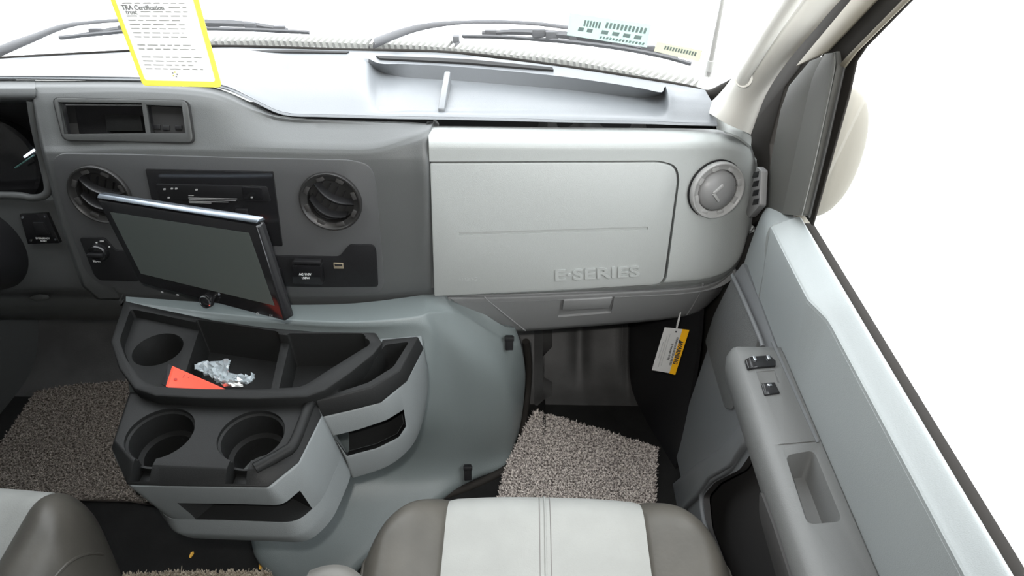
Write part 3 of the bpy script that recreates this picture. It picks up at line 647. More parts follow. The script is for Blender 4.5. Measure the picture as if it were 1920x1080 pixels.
M['vnotch'] = mat('vent_notch_plastic', (0.045, 0.044, 0.043), 0.3)
vent(VC[0], SP.n, 0.056, 'round black air vent, partly behind the tilted monitor', -20)
vent(VC[1], SP.n, 0.056, 'round black air vent with open louvers, right of the stereo', -30)
# ---- stereo faceplate
st = slab('stereo_faceplate', [SP.at(x, y, 0.007) for x, y in ((272, 318), (511, 323), (529, 462), (300, 455))], SP.n * -0.012, M['gloss'], bez, 0.001)
slab('disc_flap', fillet([SP.at(x, y, 0.009) for x, y in ((292, 345), (500, 350), (508, 378), (298, 374))], 0.004), SP.n * -0.003, M['black'], st, 0.0006)
slab('eject_button', fillet([SP.at(x, y, 0.010) for x, y in ((452, 350), (490, 352), (494, 376), (456, 375))], 0.005), SP.n * -0.004, M['gloss'], st, 0.001)
slab('release_knob', fillet([SP.at(x, y, 0.012) for x, y in ((440, 392), (462, 393), (466, 410), (443, 409))], 0.004), SP.n * -0.006, M['black'], st, 0.001)
for (x0, x1, y) in ((353, 363, 366.2), (353, 444, 370.6), (354, 442, 373.8), (354, 428, 377.0), (355, 396, 379.6)):
    slab('print_line', [SP.at(x0, y, 0.0096), SP.at(x1, y + (x1 - x0) * 0.022, 0.0096), SP.at(x1, y + 1.0 + (x1 - x0) * 0.022, 0.0096), SP.at(x0, y + 1.0, 0.0096)], SP.n * -0.0006, M['pgrey'], st)
for x, y in ((308, 356), (322, 355), (330, 355), (316, 372), (368, 357), (472, 371)):
    slab('print_mark', [SP.at(x - 2, y - 2, 0.0107), SP.at(x + 2, y - 2, 0.0107), SP.at(x + 2, y + .5, 0.0107), SP.at(x - 2, y + .5, 0.0107)], SP.n * -0.002, M['pgrey'], st)
# ---- outlet panel right of the monitor, knob panel left of it
pn = slab('switch_panel', fillet([SP.at(x, y, 0.0065) for x, y in ((470, 479), (636, 482), (655, 459), (700, 460), (705, 470), (709, 538), (590, 539), (470, 536))], 0.006), SP.n * -0.008, M['black'], bez, 0.001)
pn['label'] = 'black switch panel strip with power outlet cover and usb socket'
oc = slab('outlet_cover', fillet([SP.at(x, y, 0.020) for x, y in ((546, 497), (602, 498), (606, 535), (548, 533))], 0.006), SP.n * -0.015, M['gloss'], pn, 0.002)
slab('cover_hinge', [SP.at(x, y, 0.021) for x, y in ((548, 490), (600, 491), (602, 497), (547, 496))], SP.n * -0.014, M['black'], pn, 0.002)
text('AC 110V', SP.at(572, 514.5, 0.0206), SP.x, SP.y, 0.0062, M['whitetxt'], oc, bold=0.0001)
text('150W', SP.at(573, 521.5, 0.0206), SP.x, SP.y, 0.0062, M['whitetxt'], oc, bold=0.0001)
us = slab('usb_socket', [SP.at(x, y, 0.0085) for x, y in ((625, 493), (643, 494), (644, 504), (626, 504))], SP.n * -0.004, M['brass'], pn, 0.0006)
slab('usb_slot', [SP.at(x, y, 0.0092) for x, y in ((627, 495.5), (641, 496), (642, 499), (628, 499))], SP.n * -0.001, M['matte'], us)
slab('blank_switch', fillet([SP.at(x, y, 0.010) for x, y in ((500, 502), (526, 503), (530, 532), (504, 531))], 0.004), SP.n * -0.006, M['black'], pn, 0.001)
kn = slab('knob_panel', fillet([SP.at(x, y, 0.0065) for x, y in ((148, 446), (196, 447), (215, 470), (262, 472), (262, 528), (186, 526), (176, 516))], 0.006), SP.n * -0.008, M['black'], bez, 0.001)
kc = SP.at(187, 472, 0.0065)
kb = lathe('fan_knob', kc, SP.n, [(0.018, 0), (0.0175, 0.006), (0.015, 0.010), (0.001, 0.011)], M['gloss'], kn, 24)
box('knob_grip', kc + SP.n * 0.014, (SP.x * 0.015, SP.y * 0.0035, SP.n * 0.005), M['black'], kb, 0.0015)
for x, y in ((176, 461), (181, 455), (172, 470), (174, 478), (205, 463)):
    box('dial_mark', SP.at(x, y, 0.0075), (SP.x * 0.0012, SP.y * 0.0012, SP.n * 0.0008), M['whitetxt'], kn)
text('OFF', SP.at(191, 452.5, 0.0078), SP.x, SP.y, 0.0045, M['whitetxt'], kn)
text('REAR', SP.at(181, 490, 0.0078), SP.x, SP.y, 0.0058, M['whitetxt'], kn, bold=0.0001)
# ---- passenger panel
topc = [(803, 236), (900, 237), (1050, 239), (1200, 240), (1290, 241), (1345, 243), (1384, 250), (1404, 264), (1414, 286)]
botc = [(812, 557), (900, 553), (1050, 548), (1200, 543), (1290, 537), (1340, 528), (1372, 510), (1390, 482), (1402, 440)]
bow = [0, 0, 0, 0, 0, 0, 3, 7, 9]
tv = [(0, 1.145), (0.02, 1.112), (0.06, 1.082), (0.11, 1.065), (0.205, 1.059), (0.58, 1.039), (0.92, 1.018), (0.972, 1.021), (1.0, 1.038)]
dy = [0, 0, 0, 0, 0.004, 0.017, 0.036, 0.054, 0.078]
rows = []
for t, y in tv:
    r = []
    for a, b, d, bw in zip(topc, botc, dy, bow):
        r.append(PY(a[0] + (b[0] - a[0]) * t + bw * math.sin(t * math.pi), a[1] + (b[1] - a[1]) * t, y + d))
    a, b = topc[-1], botc[-1]
    r.append(PY(a[0] + 3 + (b[0] - a[0]) * t + 9 * math.sin(t * math.pi), a[1] + (b[1] - a[1]) * t, y + 0.085))
    rows.append(r)
pp = surf('passenger_panel', rows, M['lgrey'], db, 5, 5, 0.012)
PPn = Plane(PY(1040, 303, 1.059), PY(1040, 520, 1.0205), PY(1240, 303, 1.059))
ab_ = [(798, 303), (1236, 301), (1268, 310), (1275, 334), (1262, 430), (1249, 525), (1236, 538), (1000, 556), (798, 570)]
rad = [0, 0.012, 0.012, 0.012, 0.01, 0.012, 0.01, 0.0, 0]
big = fillet([PPn.at(x, y) for x, y in ab_], rad)
ct = finish('c', prism_bm([p + PPn.n * 0.05 for p in big], [p - PPn.n * 0.05 for p in big]), M['lgrey'])
cut(pp, [ct], 0, 50)
cc = sum(big, V()) / len(big)
sm_ = fillet([PPn.at(x, y) for x, y in [(806, 306), (1235, 304), (1264, 312), (1271, 334), (1258, 430), (1245, 524), (1234, 534), (1000, 547), (814, 556)]], rad)
ag = slab('airbag_cover', [p + PPn.n * 0.001 for p in sm_], PPn.n * -0.02, M['lgrey'], db, 0.003)
ga, gb = PPn.at(860, 439, 0.001), PPn.at(1215, 428, 0.001)
gd = (gb - ga).normalized(); gu = PPn.n.cross(gd) * 0.0026
cut(ag, [finish('c', prism_bm([ga - gu - PPn.n * .0025, gb - gu - PPn.n * .0025, gb + gu - PPn.n * .0025, ga + gu - PPn.n * .0025], [p + PPn.n * 0.02 for p in (ga - gu * 1.6, gb - gu * 1.6, gb + gu * 1.6, ga + gu * 1.6)]), M['lgrey'])], 0, 40)
slab('backing', [PPn.at(x, y, -0.014) for x, y in ((795, 292), (1290, 292), (1264, 528), (806, 540))], PPn.n * -0.01, M['dgrey'], db)
tx = (PPn.at(1207, 508) - PPn.at(1032, 517)).normalized()
text('E\u00b7SERIES', PPn.at(1119, 513, 0.001), tx, PPn.n.cross(tx), 0.030, M['lgrey'], ag, 'raised_lettering', 0.0028, bold=0.0006, sx=1.5)
text('AIRBAG', PPn.at(877, 524.5, 0.001), tx, PPn.n.cross(tx), 0.0105, M['lgrey'], ag, 'raised_lettering', 0.0007, sx=1.0)
vn = (PPn.n + V((0.30, 0, 0))).normalized()
v3 = vent(PPn.at(1345, 357, -0.008), vn, 0.0515, 'round grey air vent with closed flap, at the right end', 40, True, M['lgrey3'])
# shoulder between pad end and pillar
surf('dash_corner', [[PY(1296, 178, 1.24), PY(1332, 180, 1.21), PY(1366, 205, 1.19), PY(1404, 240, 1.20)], [PY(1334, 205, 1.18), PY(1352, 210, 1.16), PY(1378, 228, 1.145), PY(1408, 254, 1.15)], [PY(1341, 226, 1.155), PY(1358, 230, 1.137), PY(1384, 243, 1.13), PY(1409, 262, 1.142)], [PY(1344, 243, 1.14), PY(1362, 247, 1.110), PY(1386, 257, 1.105), PY(1408, 274, 1.128)]], M['lgrey'], db, 4, 4, 0.004)
# lower glove box panel
tl = [(836, 554), (915, 553), (1050, 549), (1180, 543), (1290, 537), (1345, 526), (1378, 503)]
bl = [(940, 622), (985, 621), (1080, 614), (1180, 606), (1270, 596), (1312, 584), (1345, 556)]
rows = []
for t, y in ((0, 1.045), (0.06, 1.032), (0.16, 1.031), (0.55, 1.047), (0.88, 1.067), (0.97, 1.08), (1.0, 1.11)):
    rows.append([PY(a[0] + (b[0] - a[0]) * t, a[1] + (b[1] - a[1]) * t, y + (0, 0, 0, 0, 0.004, 0.02, 0.045)[i]) for i, (a, b) in enumerate(zip(tl, bl))])
M['gdoor'] = mat('glove_box_plastic', (0.215, 0.22, 0.222), 0.5, bump=0.3, bscale=800)
gd_ = surf('glove_box_door', rows, M['gdoor'], db, 5, 5, 0.012)
GP = Plane(PY(1100, 560, 1.033), PY(1100, 600, 1.053), PY(1200, 556, 1.033))
lat = [GP.at(x, y) for x, y in ((1052, 562), (1152, 556), (1146, 590), (1046, 598))]
cut(gd_, [finish('c', prism_bm([p + GP.n * 0.03 for p in lat], [p - GP.n * (0.002 if i < 2 else 0.009) for i, p in enumerate(lat)]), M['gdoor'])], 0, 50)
slab('latch', [GP.at(x, y, 0.004) for x, y in ((1057, 564), (1149, 559), (1143, 578), (1054, 583))], GP.n * -0.012, M['gdoor'], gd_, 0.002)
tube('door_seam', [PY(908, 556, 1.031), PY(914, 562, 1.031), PY(945, 588, 1.045), PY(985, 620, 1.071)], 0.0016, M['gdoor'], gd_, 6, 4)
tube('door_seam', [PY(1318, 532, 1.040), PY(1314, 545, 1.044), PY(1300, 572, 1.060), PY(1288, 590, 1.074)], 0.0016, M['gdoor'], gd_, 6, 4)
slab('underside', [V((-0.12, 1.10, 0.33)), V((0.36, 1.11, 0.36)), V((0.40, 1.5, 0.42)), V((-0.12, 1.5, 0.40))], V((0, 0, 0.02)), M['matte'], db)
# demister outlet on the right end of the dash
dv = slab('side_vent', fillet([PX(x, y, 0.408) for x, y in ((1418, 312), (1427, 320), (1424, 385), (1404, 408), (1398, 400))], 0.004), V((0.012, 0, 0)), M['lgrey2'], db, 0.001)
for y in (328, 345, 362, 379):
    slab('vent_slot', [PX(x, yy, 0.4075) for x, yy in ((1413, y - 5), (1423, y - 7), (1421, y + 4), (1410, y + 6))], V((0.003, 0, 0)), M['black'], dv)
# ---- driver side: binnacle, lower panel
rows = []
for t_, (py, y) in enumerate(((366, 1.135), (372, 1.112), (384, 1.102), (460, 1.088), (528, 1.075), (546, 1.078), (556, 1.10), (575, 1.10), (592, 1.115), (600, 1.16))):
    rows.append([PY(x, py + (0 if x > -100 else 4), y) for x in (-420, -250, -100, 0, 60, 130, 190, 250)])
surf('knee_panel', rows, M['dgrey'], db, 3, 4, 0.012)
sc_ = finish('knee_scoop', prism_bm(*[[PY(x, y, q) for x, y in ((52, 558), (72, 551), (92, 553), (94, 561), (70, 566))] for q in (1.082, 1.11)]), M['dgrey'], db, 40, 0.003)
hr_ = []
for py, y in ((150, 1.176), (163, 1.130), (169, 1.120), (186, 1.115), (191, 1.15), (193, 1.22)):
    hr_.append([PY(x, py, y) for x in (-420, -250, -100, 0, 56, 66)])
surf('cluster_hood', hr_, M['dgrey'], db, 3, 4, 0.012)
slab('cluster_back', [PY(x, y, 1.22) for x, y in ((-420, 180), (90, 180), (120, 400), (-420, 400))], V((0, 0.02, 0)), M['black'], db)
gc = PY(14, 304, 1.20)
cg_ = lathe('gauge', gc, V((0, -1, 0.35)), [(0.085, -0.02), (0.085, 0.03), (0.078, 0.032), (0.074, 0.01), (0.001, 0.008)], M['gloss'], db, 48)
gx, gy, gz = basis(V((0, -1, 0.35)))
tube('needle', [PY(46, 294, 1.172), PY(64, 281, 1.172)], 0.0022, M['needle'], cg_, 6, 1)
M['needle2'] = mat('dim_needle', (0.1, 0.22, 0.2), 0.4)
tube('needle', [PY(28, 315, 1.172), PY(64, 291, 1.172)], 0.0016, M['needle2'], cg_, 6, 1)
tube('cluster_edge', [PY(-300, 372, 1.10), PY(0, 366, 1.10), (PY(60, 371, 1.098)), PY(84, 366, 1.095), PY(90, 350, 1.10), PY(82, 310, 1.11), PY(66, 240, 1.115), PY(58, 190, 1.12)], 0.007, M['dgrey'], db, 8, 6)
DP = Plane(PY(0, 400, 1.098), PY(0, 460, 1.086), PY(100, 400, 1.098))
es = slab('start_switch_panel', [DP.at(x, y, 0.006) for x, y in ((36, 402), (88, 400), (112, 456), (52, 458))], DP.n * -0.01, M['gloss'], db, 0.001)
slab('start_rocker', [DP.at(x, y, 0.010) for x, y in ((60, 418), (80, 418), (92, 440), (68, 441))], DP.n * -0.006, M['black'], es, 0.001)
for x, y in ((42, 408), (84, 406), (58, 451), (104, 449)):
    lathe('screw', DP.at(x, y, 0.0062), DP.n, [(0.0025, 0), (0.0022, 0.0012), (0.0005, 0.0014)], M['chrome'], es, 10)
text('EMERGENCY', DP.at(80, 447, 0.0066), DP.x, DP.y, 0.0048, M['whitetxt'], es)
text('START', DP.at(82, 452, 0.0066), DP.x, DP.y, 0.0042, M['whitetxt'], es)
# ================================================================== STEERING COLUMN (edge of frame)
scl = empty('steering_column', PY(-60, 470, 0.95), 'black steering column shroud at left edge of the picture', 'steering column')
sc0 = PY(-112, 474, 1.0); ax = V((0.0, -0.85, 0.5)).normalized()
lathe('shroud', sc0, ax, [(0.082, -0.18), (0.088, 0.0), (0.086, 0.02), (0.080, 0.03), (0.079, 0.034), (0.074, 0.045), (0.060, 0.055), (0.001, 0.058)], M['black'], scl, 48)
ringlathe('collar', sc0 + ax * 0.012, ax, [(0.0885, -0.004), (0.0905, 0.0), (0.0885, 0.004), (0.085, 0.0)], M['gloss'], scl)
# ================================================================== MONITOR
mo = empty('flip_monitor', PY(400, 470, 0.98), 'black flip-out monitor with chrome edge tilted in front of the stereo', 'monitor')
s_ = 0.97
TL, TR, BR, BL = [CAM + (PZ(x, y, z) - CAM) * s_ for x, y, z in ((180, 371, 0.680), (484, 420, 0.680), (537, 603, 0.54), (258, 532, 0.54))]
TR = BR + (TL - BL) * ((TR - BR).length / (TL - BL).length) * 0.5 + (TR - BR) * 0.5
MP = Plane(BL, BR, TL)
mp_ = lambda x, y, o=0.0: MP.at(x, y, o)
oc_ = [(182, 374), (480, 422), (537, 603), (262, 531)]
bd = slab('monitor_body', fillet([mp_(x, y) for x, y in oc_], 0.006), MP.n * -0.022, M['gloss'], mo, 0.003)
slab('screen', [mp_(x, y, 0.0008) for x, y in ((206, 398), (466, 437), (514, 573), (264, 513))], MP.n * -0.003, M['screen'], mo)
e0, e1 = mp_(182, 372), mp_(482, 420)
ed = (e1 - e0).normalized(); eu = MP.n.cross(ed)
if eu.z < 0: eu = -eu
stackloft('chrome_edge', [[e + eu * 0.001 + MP.n * 0.001, e + eu * 0.007 - MP.n * 0.004, e + eu * 0.007 - MP.n * 0.016, e + eu * 0.001 - MP.n * 0.022] for e in (e0, e1)], M['edge'], mo, 0.0015)
kc = mp_(391, 563)
kk = lathe('control_knob', kc, MP.n, [(0.0115, 0), (0.0115, 0.006), (0.010, 0.009), (0.008, 0.0095), (0.001, 0.0095)], M['gloss'], mo, 24)
ringlathe('knob_ring', kc + MP.n * 0.008, MP.n, [(0.0112, -0.001), (0.0112, 0.001), (0.0095, 0.002), (0.0095, -0.001)], M['chrome'], kk, 24)
for x, y, ch in ((483, 589, 'O'), (508, 593, 'U')):
    text(ch, mp_(x, y, 0.0008), ed, MP.n.cross(ed), 0.007, M['pgrey'], mo, 'touch_icon')
for x, y in ((304, 548), (333, 553)):
    box('touch_icon', mp_(x, y, 0.0006), (ed * 0.002, MP.n.cross(ed) * 0.001, MP.n * 0.0006), M['pgrey'], mo)
mcen = (TL + TR + BL + BR) / 4 - MP.n * 0.022
tube('support_arm', [mcen, mcen.lerp(SP.at(400, 430, 0.004), 0.5), SP.at(400, 430, 0.004)], 0.014, M['black'], mo, 10, 4)
# ================================================================== ENGINE COVER
ec = empty('engine_cover', (-0.25, 1.0, 0.0), 'large rounded grey engine cover between the footwells', 'engine cover')
st_ = [
 [(236, 556, .46), (236, 563, .46), (236, 570, .458), (240, 600, .44), (240, 700, .3), (250, 800, .1), (250, 860, .02)],
 [(440, 570, .445), (440, 586, .457), (440, 596, .455), (440, 622, .43), (440, 740, .3), (440, 850, .1), (440, 930, .02)],
 [(640, 570, .44), (640, 598, .457), (640, 610, .453), (645, 640, .42), (620, 780, .28), (575, 905, .09), (492, 1045, .022)],
 [(765, 557, .447), (772, 588, .456), (776, 602, .451), (792, 645, .405), (750, 800, .25), (690, 890, .085), (606, 1100, .02)],
 [(806, 550, .452), (808, 580, .452), (815, 594, .443), (832, 655, .375), (838, 780, .21), (800, 885, .06), (750, 990, .018)],
 [(850, 554, .44), (860, 582, .425), (870, 602, .408), (892, 680, .33), (902, 780, .185), (892, 858, .055), (875, 902, .012)],
 [(902, 585, .40), (916, 615, .372), (926, 638, .35), (945, 712, .26), (956, 788, .13), (951, 842, .035), (943, 874, .006)],
 [(946, 612, .36), (957, 638, .325), (964, 657, .30), (977, 715, .19), (975, 778, .08), (967, 822, .02), (960, 848, .0)],
 [(965, 612, .34), (972, 632, .30), (976, 646, .275), (983, 692, .17), (980, 745, .07), (975, 785, .02), (970, 800, .0)],
 [(925, 600, .30), (935, 622, .25), (940, 636, .22), (948, 680, .1), (950, 715, .03), (948, 735, .01), (946, 740, .0)],
]
st_ = [s + [(s[-1][0], s[-1][1] + 6, -0.012)] for s in st_]
rows = [list(r) for r in zip(*[[PZ(*p) for p in s] for s in st_])]
eb = surf('cover_shell', rows, M['cover'], ec, 6, 6, 0.012)
# black seal between the cover and the floor
tube('edge_seal', [PZ(986, 640, 0.2), PZ(991, 690, 0.1), PZ(988, 740, 0.02), PZ(982, 790, 0.005), PZ(974, 840, 0.004), PZ(958, 872, 0.002), PZ(900, 905, 0.0), PZ(820, 935, 0.0)], 0.009, M['seal'], ec, 8, 5)
def clip(px, py, z, lab, h):
    c = PZ(px, py, z); n = (CAM - c); n.z *= 0.4; n.normalize(); x, y, zz = basis(n)
    o = box('clip', c + n * 0.004, (x * 0.008, y * h, zz * 0.006), M['black'], ec, 0.002); o['label'] = lab
    box('clip_hook', c + n * 0.010 + y * h * 0.75, (x * 0.0095, y * 0.004, zz * 0.005), M['black'], o, 0.001)
clip(955, 641, 0.335, 'black clip near the glove box', 0.015)
clip(877, 884, 0.045, 'black clip near the floor', 0.017)
# ================================================================== CONSOLE
co = empty('cup_holder_console', (-0.4, 0.75, 0.37), 'grey and black cup holder console mounted on the engine cover', 'console')
Z1 = 0.487; Z2 = 0.375
tp = [(209, 846), (240, 912), (503, 916), (561, 869), (603, 783), (598, 757), (244, 757)]
bt = [(262, 890), (352, 1004), (583, 1013), (626, 975), (659, 897), (655, 850), (270, 850)]
ring0 = [PZ(x, y, Z1) for x, y in tp]; ring2 = [PZ(x, y, Z2) for x, y in bt]
body = stackloft('console_body', [fillet(ring2, [.01, .02, .03, .03, .015, .01, .01]), fillet(ring0, [.01, .008, .006, .006, .006, .01, .01])], M['mgrey'], co, 0.003, 40, 2)
FPn = Plane(ring0[1], ring0[2], ring2[2])
sl = [(318, 948), (526, 946), (561, 924), (580, 955), (566, 967), (338, 969)]
# slot: cut in plan so that it wraps the front corner
za, zb = 0.452, 0.415
def lev(z): t = (Z1 - z) / (Z1 - Z2); return [a.lerp(b, t) for a, b in zip(ring0, ring2)]
def slotcut(z0, z1, i0, t0, i1, t1, mid, depth, m):
    A, B = lev(z0), lev(z1)
    out = []
    for R_ in (A, B):
        pts = [R_[i0].lerp(R_[i0 + 1], t0)] + [R_[k] for k in mid] + [R_[i1].lerp(R_[i1 + 1], t1)]
        c = sum(R_, V()) / len(R_)
        o_ = [c + (p - c) * 1.25 for p in pts]; i_ = [p.lerp(c, 0.55) for p in reversed(pts)]
        for p in o_ + i_: p.z = R_[0].z
        out.append(o_ + i_)
    return finish('c', prism_bm(*out), m)
cut(body, [slotcut(za, zb, 1, 0.22, 2, 0.62, [2], 0.1, M['tray'])], 0, 40)  # slot walls coloured tray black to stand in for their shade
def bar_ring(z, push):
    R_ = lev(z); return fillet([p + V((0, -push * k, 0)) for p, k in zip(R_, (0.2, 1, 1, 0.5, 0, 0, 0))], [.01, .015, .02, .02, .01, .01, .01])
stackloft('lower_bar', [bar_ring(Z2 + 0.003, 0.006), bar_ring(0.394, 0.011), bar_ring(0.399, 0.010), bar_ring(0.4145, 0.001)], M['mgrey'], co, 0.0, 40)
# black cup tray sitting on the body
dk = [(247, 860), (298, 874), (481, 880), (550, 832), (585, 742), (560, 735), (244, 735), (213, 828)]
dk = [(244, 738), (214, 826), (247, 864), (300, 874), (478, 881), (550, 833), (588, 742)]
gk = [(243, 735), (209, 840), (239, 909), (300, 911), (502, 914), (560, 867), (604, 778)]
ZD = 0.502
tray = stackloft('cup_tray', [[PZ(x, y, Z1 - 0.02) for x, y in gk], [PZ(x, y, Z1 + 0.001) for x, y in gk], [PZ(x, y, ZD) for x, y in dk]], M['tray'], co, 0.002, 30)
cups = []
for cx_, cy_, r in ((300, 812, 0.0475), (471, 816, 0.0470)):
    c = PZ(cx_, cy_, ZD)
    cups.append(lathe('c', c, V((0, 0, 1)), [(r * 0.72, -0.09), (r * 0.74, -0.055), (r * 0.9, -0.053), (r * 0.93, -0.008), (r, -0.006), (r * 1.02, 0.03)], M['tray'], None, 48))
    h = V((0.014, 0, 0)); f = V((0, -0.075, 0))
    q = [c - h + V((-.002, 0, 0)), c + h, c + h + f, c - h + f]
    cups.append(finish('c', prism_bm([p + V((0, 0, -0.04)) for p in q], [p + V((0, 0, 0.03)) for p in q]), M['tray']))
cut(tray, cups, 0.0, 40)
def notch(a, b):
    c = PZ(a, b, ZD); q = [c + V((-.017, 0, 0)), c + V((.015, 0, 0)), c + V((.015, -.085, 0)), c + V((-.017, -.085, 0))]
    return finish('c', prism_bm([p + V((0, 0, -0.042)) for p in q], [p + V((0, 0, 0.03)) for p in q]), M['tray'])
ends = [p + (p - sum(ring0, V()) / 7).normalized() * 0.0 for p in ring0]
cut(body, [lathe('c', PZ(a, b, ZD), V((0, 0, 1)), [(0.052, -0.12), (0.052, 0.03)], M['tray'], None, 32) for a, b in ((300, 812), (471, 816))], 0, 40)
yfr = min(p.y for p in ring0) + 0.006
for a, b in ((300, 812), (471, 816)):
    c = PZ(a, b, ZD); q = [V((c.x - .017, yfr + .05, 0)), V((c.x + .015, yfr + .05, 0)), V((c.x + .015, yfr, 0)), V((c.x - .017, yfr, 0))]
    cut(body, [finish('c', prism_bm([p + V((0, 0, ZD - 0.045)) for p in q], [p + V((0, 0, ZD + 0.03)) for p in q]), M['tray'])], 0, 40)
for a, b, r in ((300, 812, 0.0475), (471, 816, 0.0470)):
    c = PZ(a, b, ZD)
    ringlathe('cup_well', c, V((0, 0, 1)), [(r * 0.93, -0.02), (r * 0.91, -0.045), (r * 0.76, -0.048), (r * 0.74, -0.095), (0.012, -0.096), (0.012, -0.10), (r * 0.8, -0.10), (r, -0.05), (r, -0.02)], M['tray'], tray, 40)
    lathe('cup_floor', c - V((0, 0, 0.097)), V((0, 0, 1)), [(r * 0.76, -0.003), (r * 0.76, 0)], M['tray'], tray, 24)
    box('handle_notch', c + V((0, -0.060, -0.036)), (V((0.0135, 0, 0)), V((0, 0.016, 0)), V((0, 0, 0.006))), M['tray'], tray, 0.002)
rg = [PZ(x, y, ZD - 0.001) for x, y in ((586, 745), (574, 775), (551, 832), (530, 850), (478, 879))]
tube('tray_ridge', rg, 0.0085, M['tray'], tray, 8, 4)
# upper tray with three compartments
ZU = 0.522
uo = [(232, 562), (300, 578), (400, 599), (500, 613), (600, 621), (705, 622), (718, 642), (700, 664), (655, 700), (610, 731), (575, 744), (480, 748), (380, 747), (290, 742), (250, 728), (222, 690), (206, 640)]
top_ = [PZ(x, y, ZU) for x, y in uo]; cu_ = sum(top_, V()) / len(top_)
up_t = stackloft('upper_tray', [[cu_ + (p - cu_) * 0.93 + V((0, 0, -0.12)) for p in top_], [cu_ + (p - cu_) * 0.985 + V((0, 0, -0.02)) for p in top_], top_], M['tray'], co, 0.004, 40)
def well(pts, z, dep, m=M['tray'], tap=0.94, r=0.008):
    q = fillet([PZ(x, y, z) for x, y in pts], r, 3); c = sum(q, V()) / len(q)
    return finish('c', prism_bm([p + V((0, 0, 0.03)) for p in q], [c + (p - c) * tap + V((0, 0, -dep)) for p in q]), m)
w0 = well([(243, 578), (400, 611), (500, 625), (600, 633), (692, 633), (698, 645), (600, 706), (568, 726), (480, 731), (380, 730), (292, 726), (262, 712), (234, 672), (222, 638)], ZU, 0.018, tap=0.985, r=0.01)
cut(up_t, [w0], 0.0, 40)
cut(up_t, [well([(374, 614), (524, 636), (528, 642), (508, 734), (336, 732)], ZU - 0.018, 0.055, tap=0.97, r=0.005), well([(543, 640), (684, 640), (690, 648), (600, 704), (572, 730), (521, 734)], ZU - 0.018, 0.055, tap=0.97, r=0.005),
           lathe('c', PZ(296, 655, ZU - 0.018), V((0, 0, 1)), [(0.036, -0.06), (0.041, 0.03)], M['tray'], None, 40)], 0.0015, 40)
# side pocket
so_ = [(603, 783), (714, 756), (763, 716), (795, 652), (790, 628), (712, 634), (596, 738)]
sb_ = [(659, 899), (735, 876), (783, 830), (800, 760), (800, 720), (730, 700), (655, 800)]
sr0 = [PZ(x, y, 0.478) for x, y in so_]; sr2 = [PZ(x, y, 0.365) for x, y in sb_]
rr_ = [0.006, 0.02, 0.035, 0.02, 0, 0, 0]
sr0 = fillet(sr0, rr_, 5); sr2 = fillet(sr2, [0.006, 0.03, 0.045, 0.03, 0, 0, 0], 5)
spk = stackloft('side_pocket', [sr2, [a.lerp(b, .35) + V((0.006, -0.002, 0)) for a, b in zip(sr2, sr0)], sr0], M['mgrey'], co, 0.003, 30, 3)
lp = [(592, 751), (650, 738), (696, 726), (749, 695), (784, 630), (717, 636), (700, 668), (612, 738)]
lb = [(603, 782), (660, 769), (714, 755), (763, 715), (795, 652), (722, 655), (702, 690), (612, 750)]
liner = stackloft('pocket_rim', [[PZ(x, y, 0.46) for x, y in lb], [PZ(x, y, 0.479) for x, y in lb], [PZ(x, y, 0.506) for x, y in lp]], M['tray'], co, 0.0025, 30)
wl1 = [(630, 737), (690, 718), (738, 688), (768, 640), (722, 646), (706, 672), (640, 720)]
cut(liner, [well(wl1, 0.506, 0.075, tap=0.96, r=0.006)], 0.0, 40)
cut(spk, [well(wl1, 0.506, 0.085, tap=1.0, r=0.006)], 0.0, 40)
SPl = Plane(PZ(660, 800, 0.44), PZ(740, 770, 0.44), PZ(680, 880, 0.38))
sq = [PZ(x, y, 0.42) for x, y in ((626, 812), (671, 801), (724, 783), (755, 765), (762, 800), (749, 822), (707, 843), (650, 858))]
scn = sum(sq, V()) / len(sq)
dirv = (scn - CAM).normalized(); dirv.z *= 0.8; dirv.normalize()
sk = finish('c', prism_bm([p - dirv * 0.06 for p in sq], [p + dirv * 0.07 for p in sq]), M['tray'])  # black cut faces imitate the unlit inside of the slot
cut(spk, [sk], 0.002, 30)
# ---- things lying in the tray
rt = empty('red_card', PZ(350, 708, 0.46), 'small red printed card lying in the console tray', 'card')
q = [PZ(323, 686, 0.517), PZ(424, 730, 0.478), PZ(372, 756, 0.478), PZ(311, 724, 0.516)]
nn = (q[1] - q[0]).cross(q[3] - q[0]).normalized(); nn = nn if nn.z > 0 else -nn
slab('card', q, -nn * 0.001, M['redtag'], rt)
slab('card_edge', [q[0] + (q[0] - q[1]) * 0.08, q[0], q[3], q[3] + (q[3] - q[2]) * 0.12], -nn * 0.0012, M['black'], rt)
for k in range(7):
    u = 0.26 + 0.09 * k
    a = q[0].lerp(q[1], u); b = q[3].lerp(q[2], u)
    a, b = a.lerp(b, 0.15), a.lerp(b, 0.9)
    e = (q[1] - q[0]).normalized() * 0.0007
    slab('print_line', [a - e + nn * .0004, a + e + nn * .0004, b + e + nn * .0004, b - e + nn * .0004], -nn * 0.0005, M['redink'], rt)
lathe('punch_hole', q[0].lerp(q[3], 0.6).lerp(q[1], 0.12) + nn * 0.0002, nn, [(0.0025, 0), (0.0025, 0.0004)], M['redink'], rt, 12)
cb = empty('plastic_bag', PZ(410, 690, 0.46), 'crumpled clear plastic bag beside the red card', 'bag')
rows = []
cpts = [[(372, 678), (395, 676), (428, 675), (432, 677)], [(367, 690), (395, 690), (422, 692), (426, 690)], [(380, 700), (402, 704), (420, 704), (440, 699)], [(398, 704), (412, 712), (440, 712), (462, 704)], [(404, 712), (430, 716), (460, 716), (476, 700)], [(410, 716), (440, 718), (468, 717), (476, 714)]]
for i, r in enumerate(cpts): rows.append([PZ(x, y, 0.500 - 0.004 * i + random.uniform(-.004, .004)) for x, y in r])
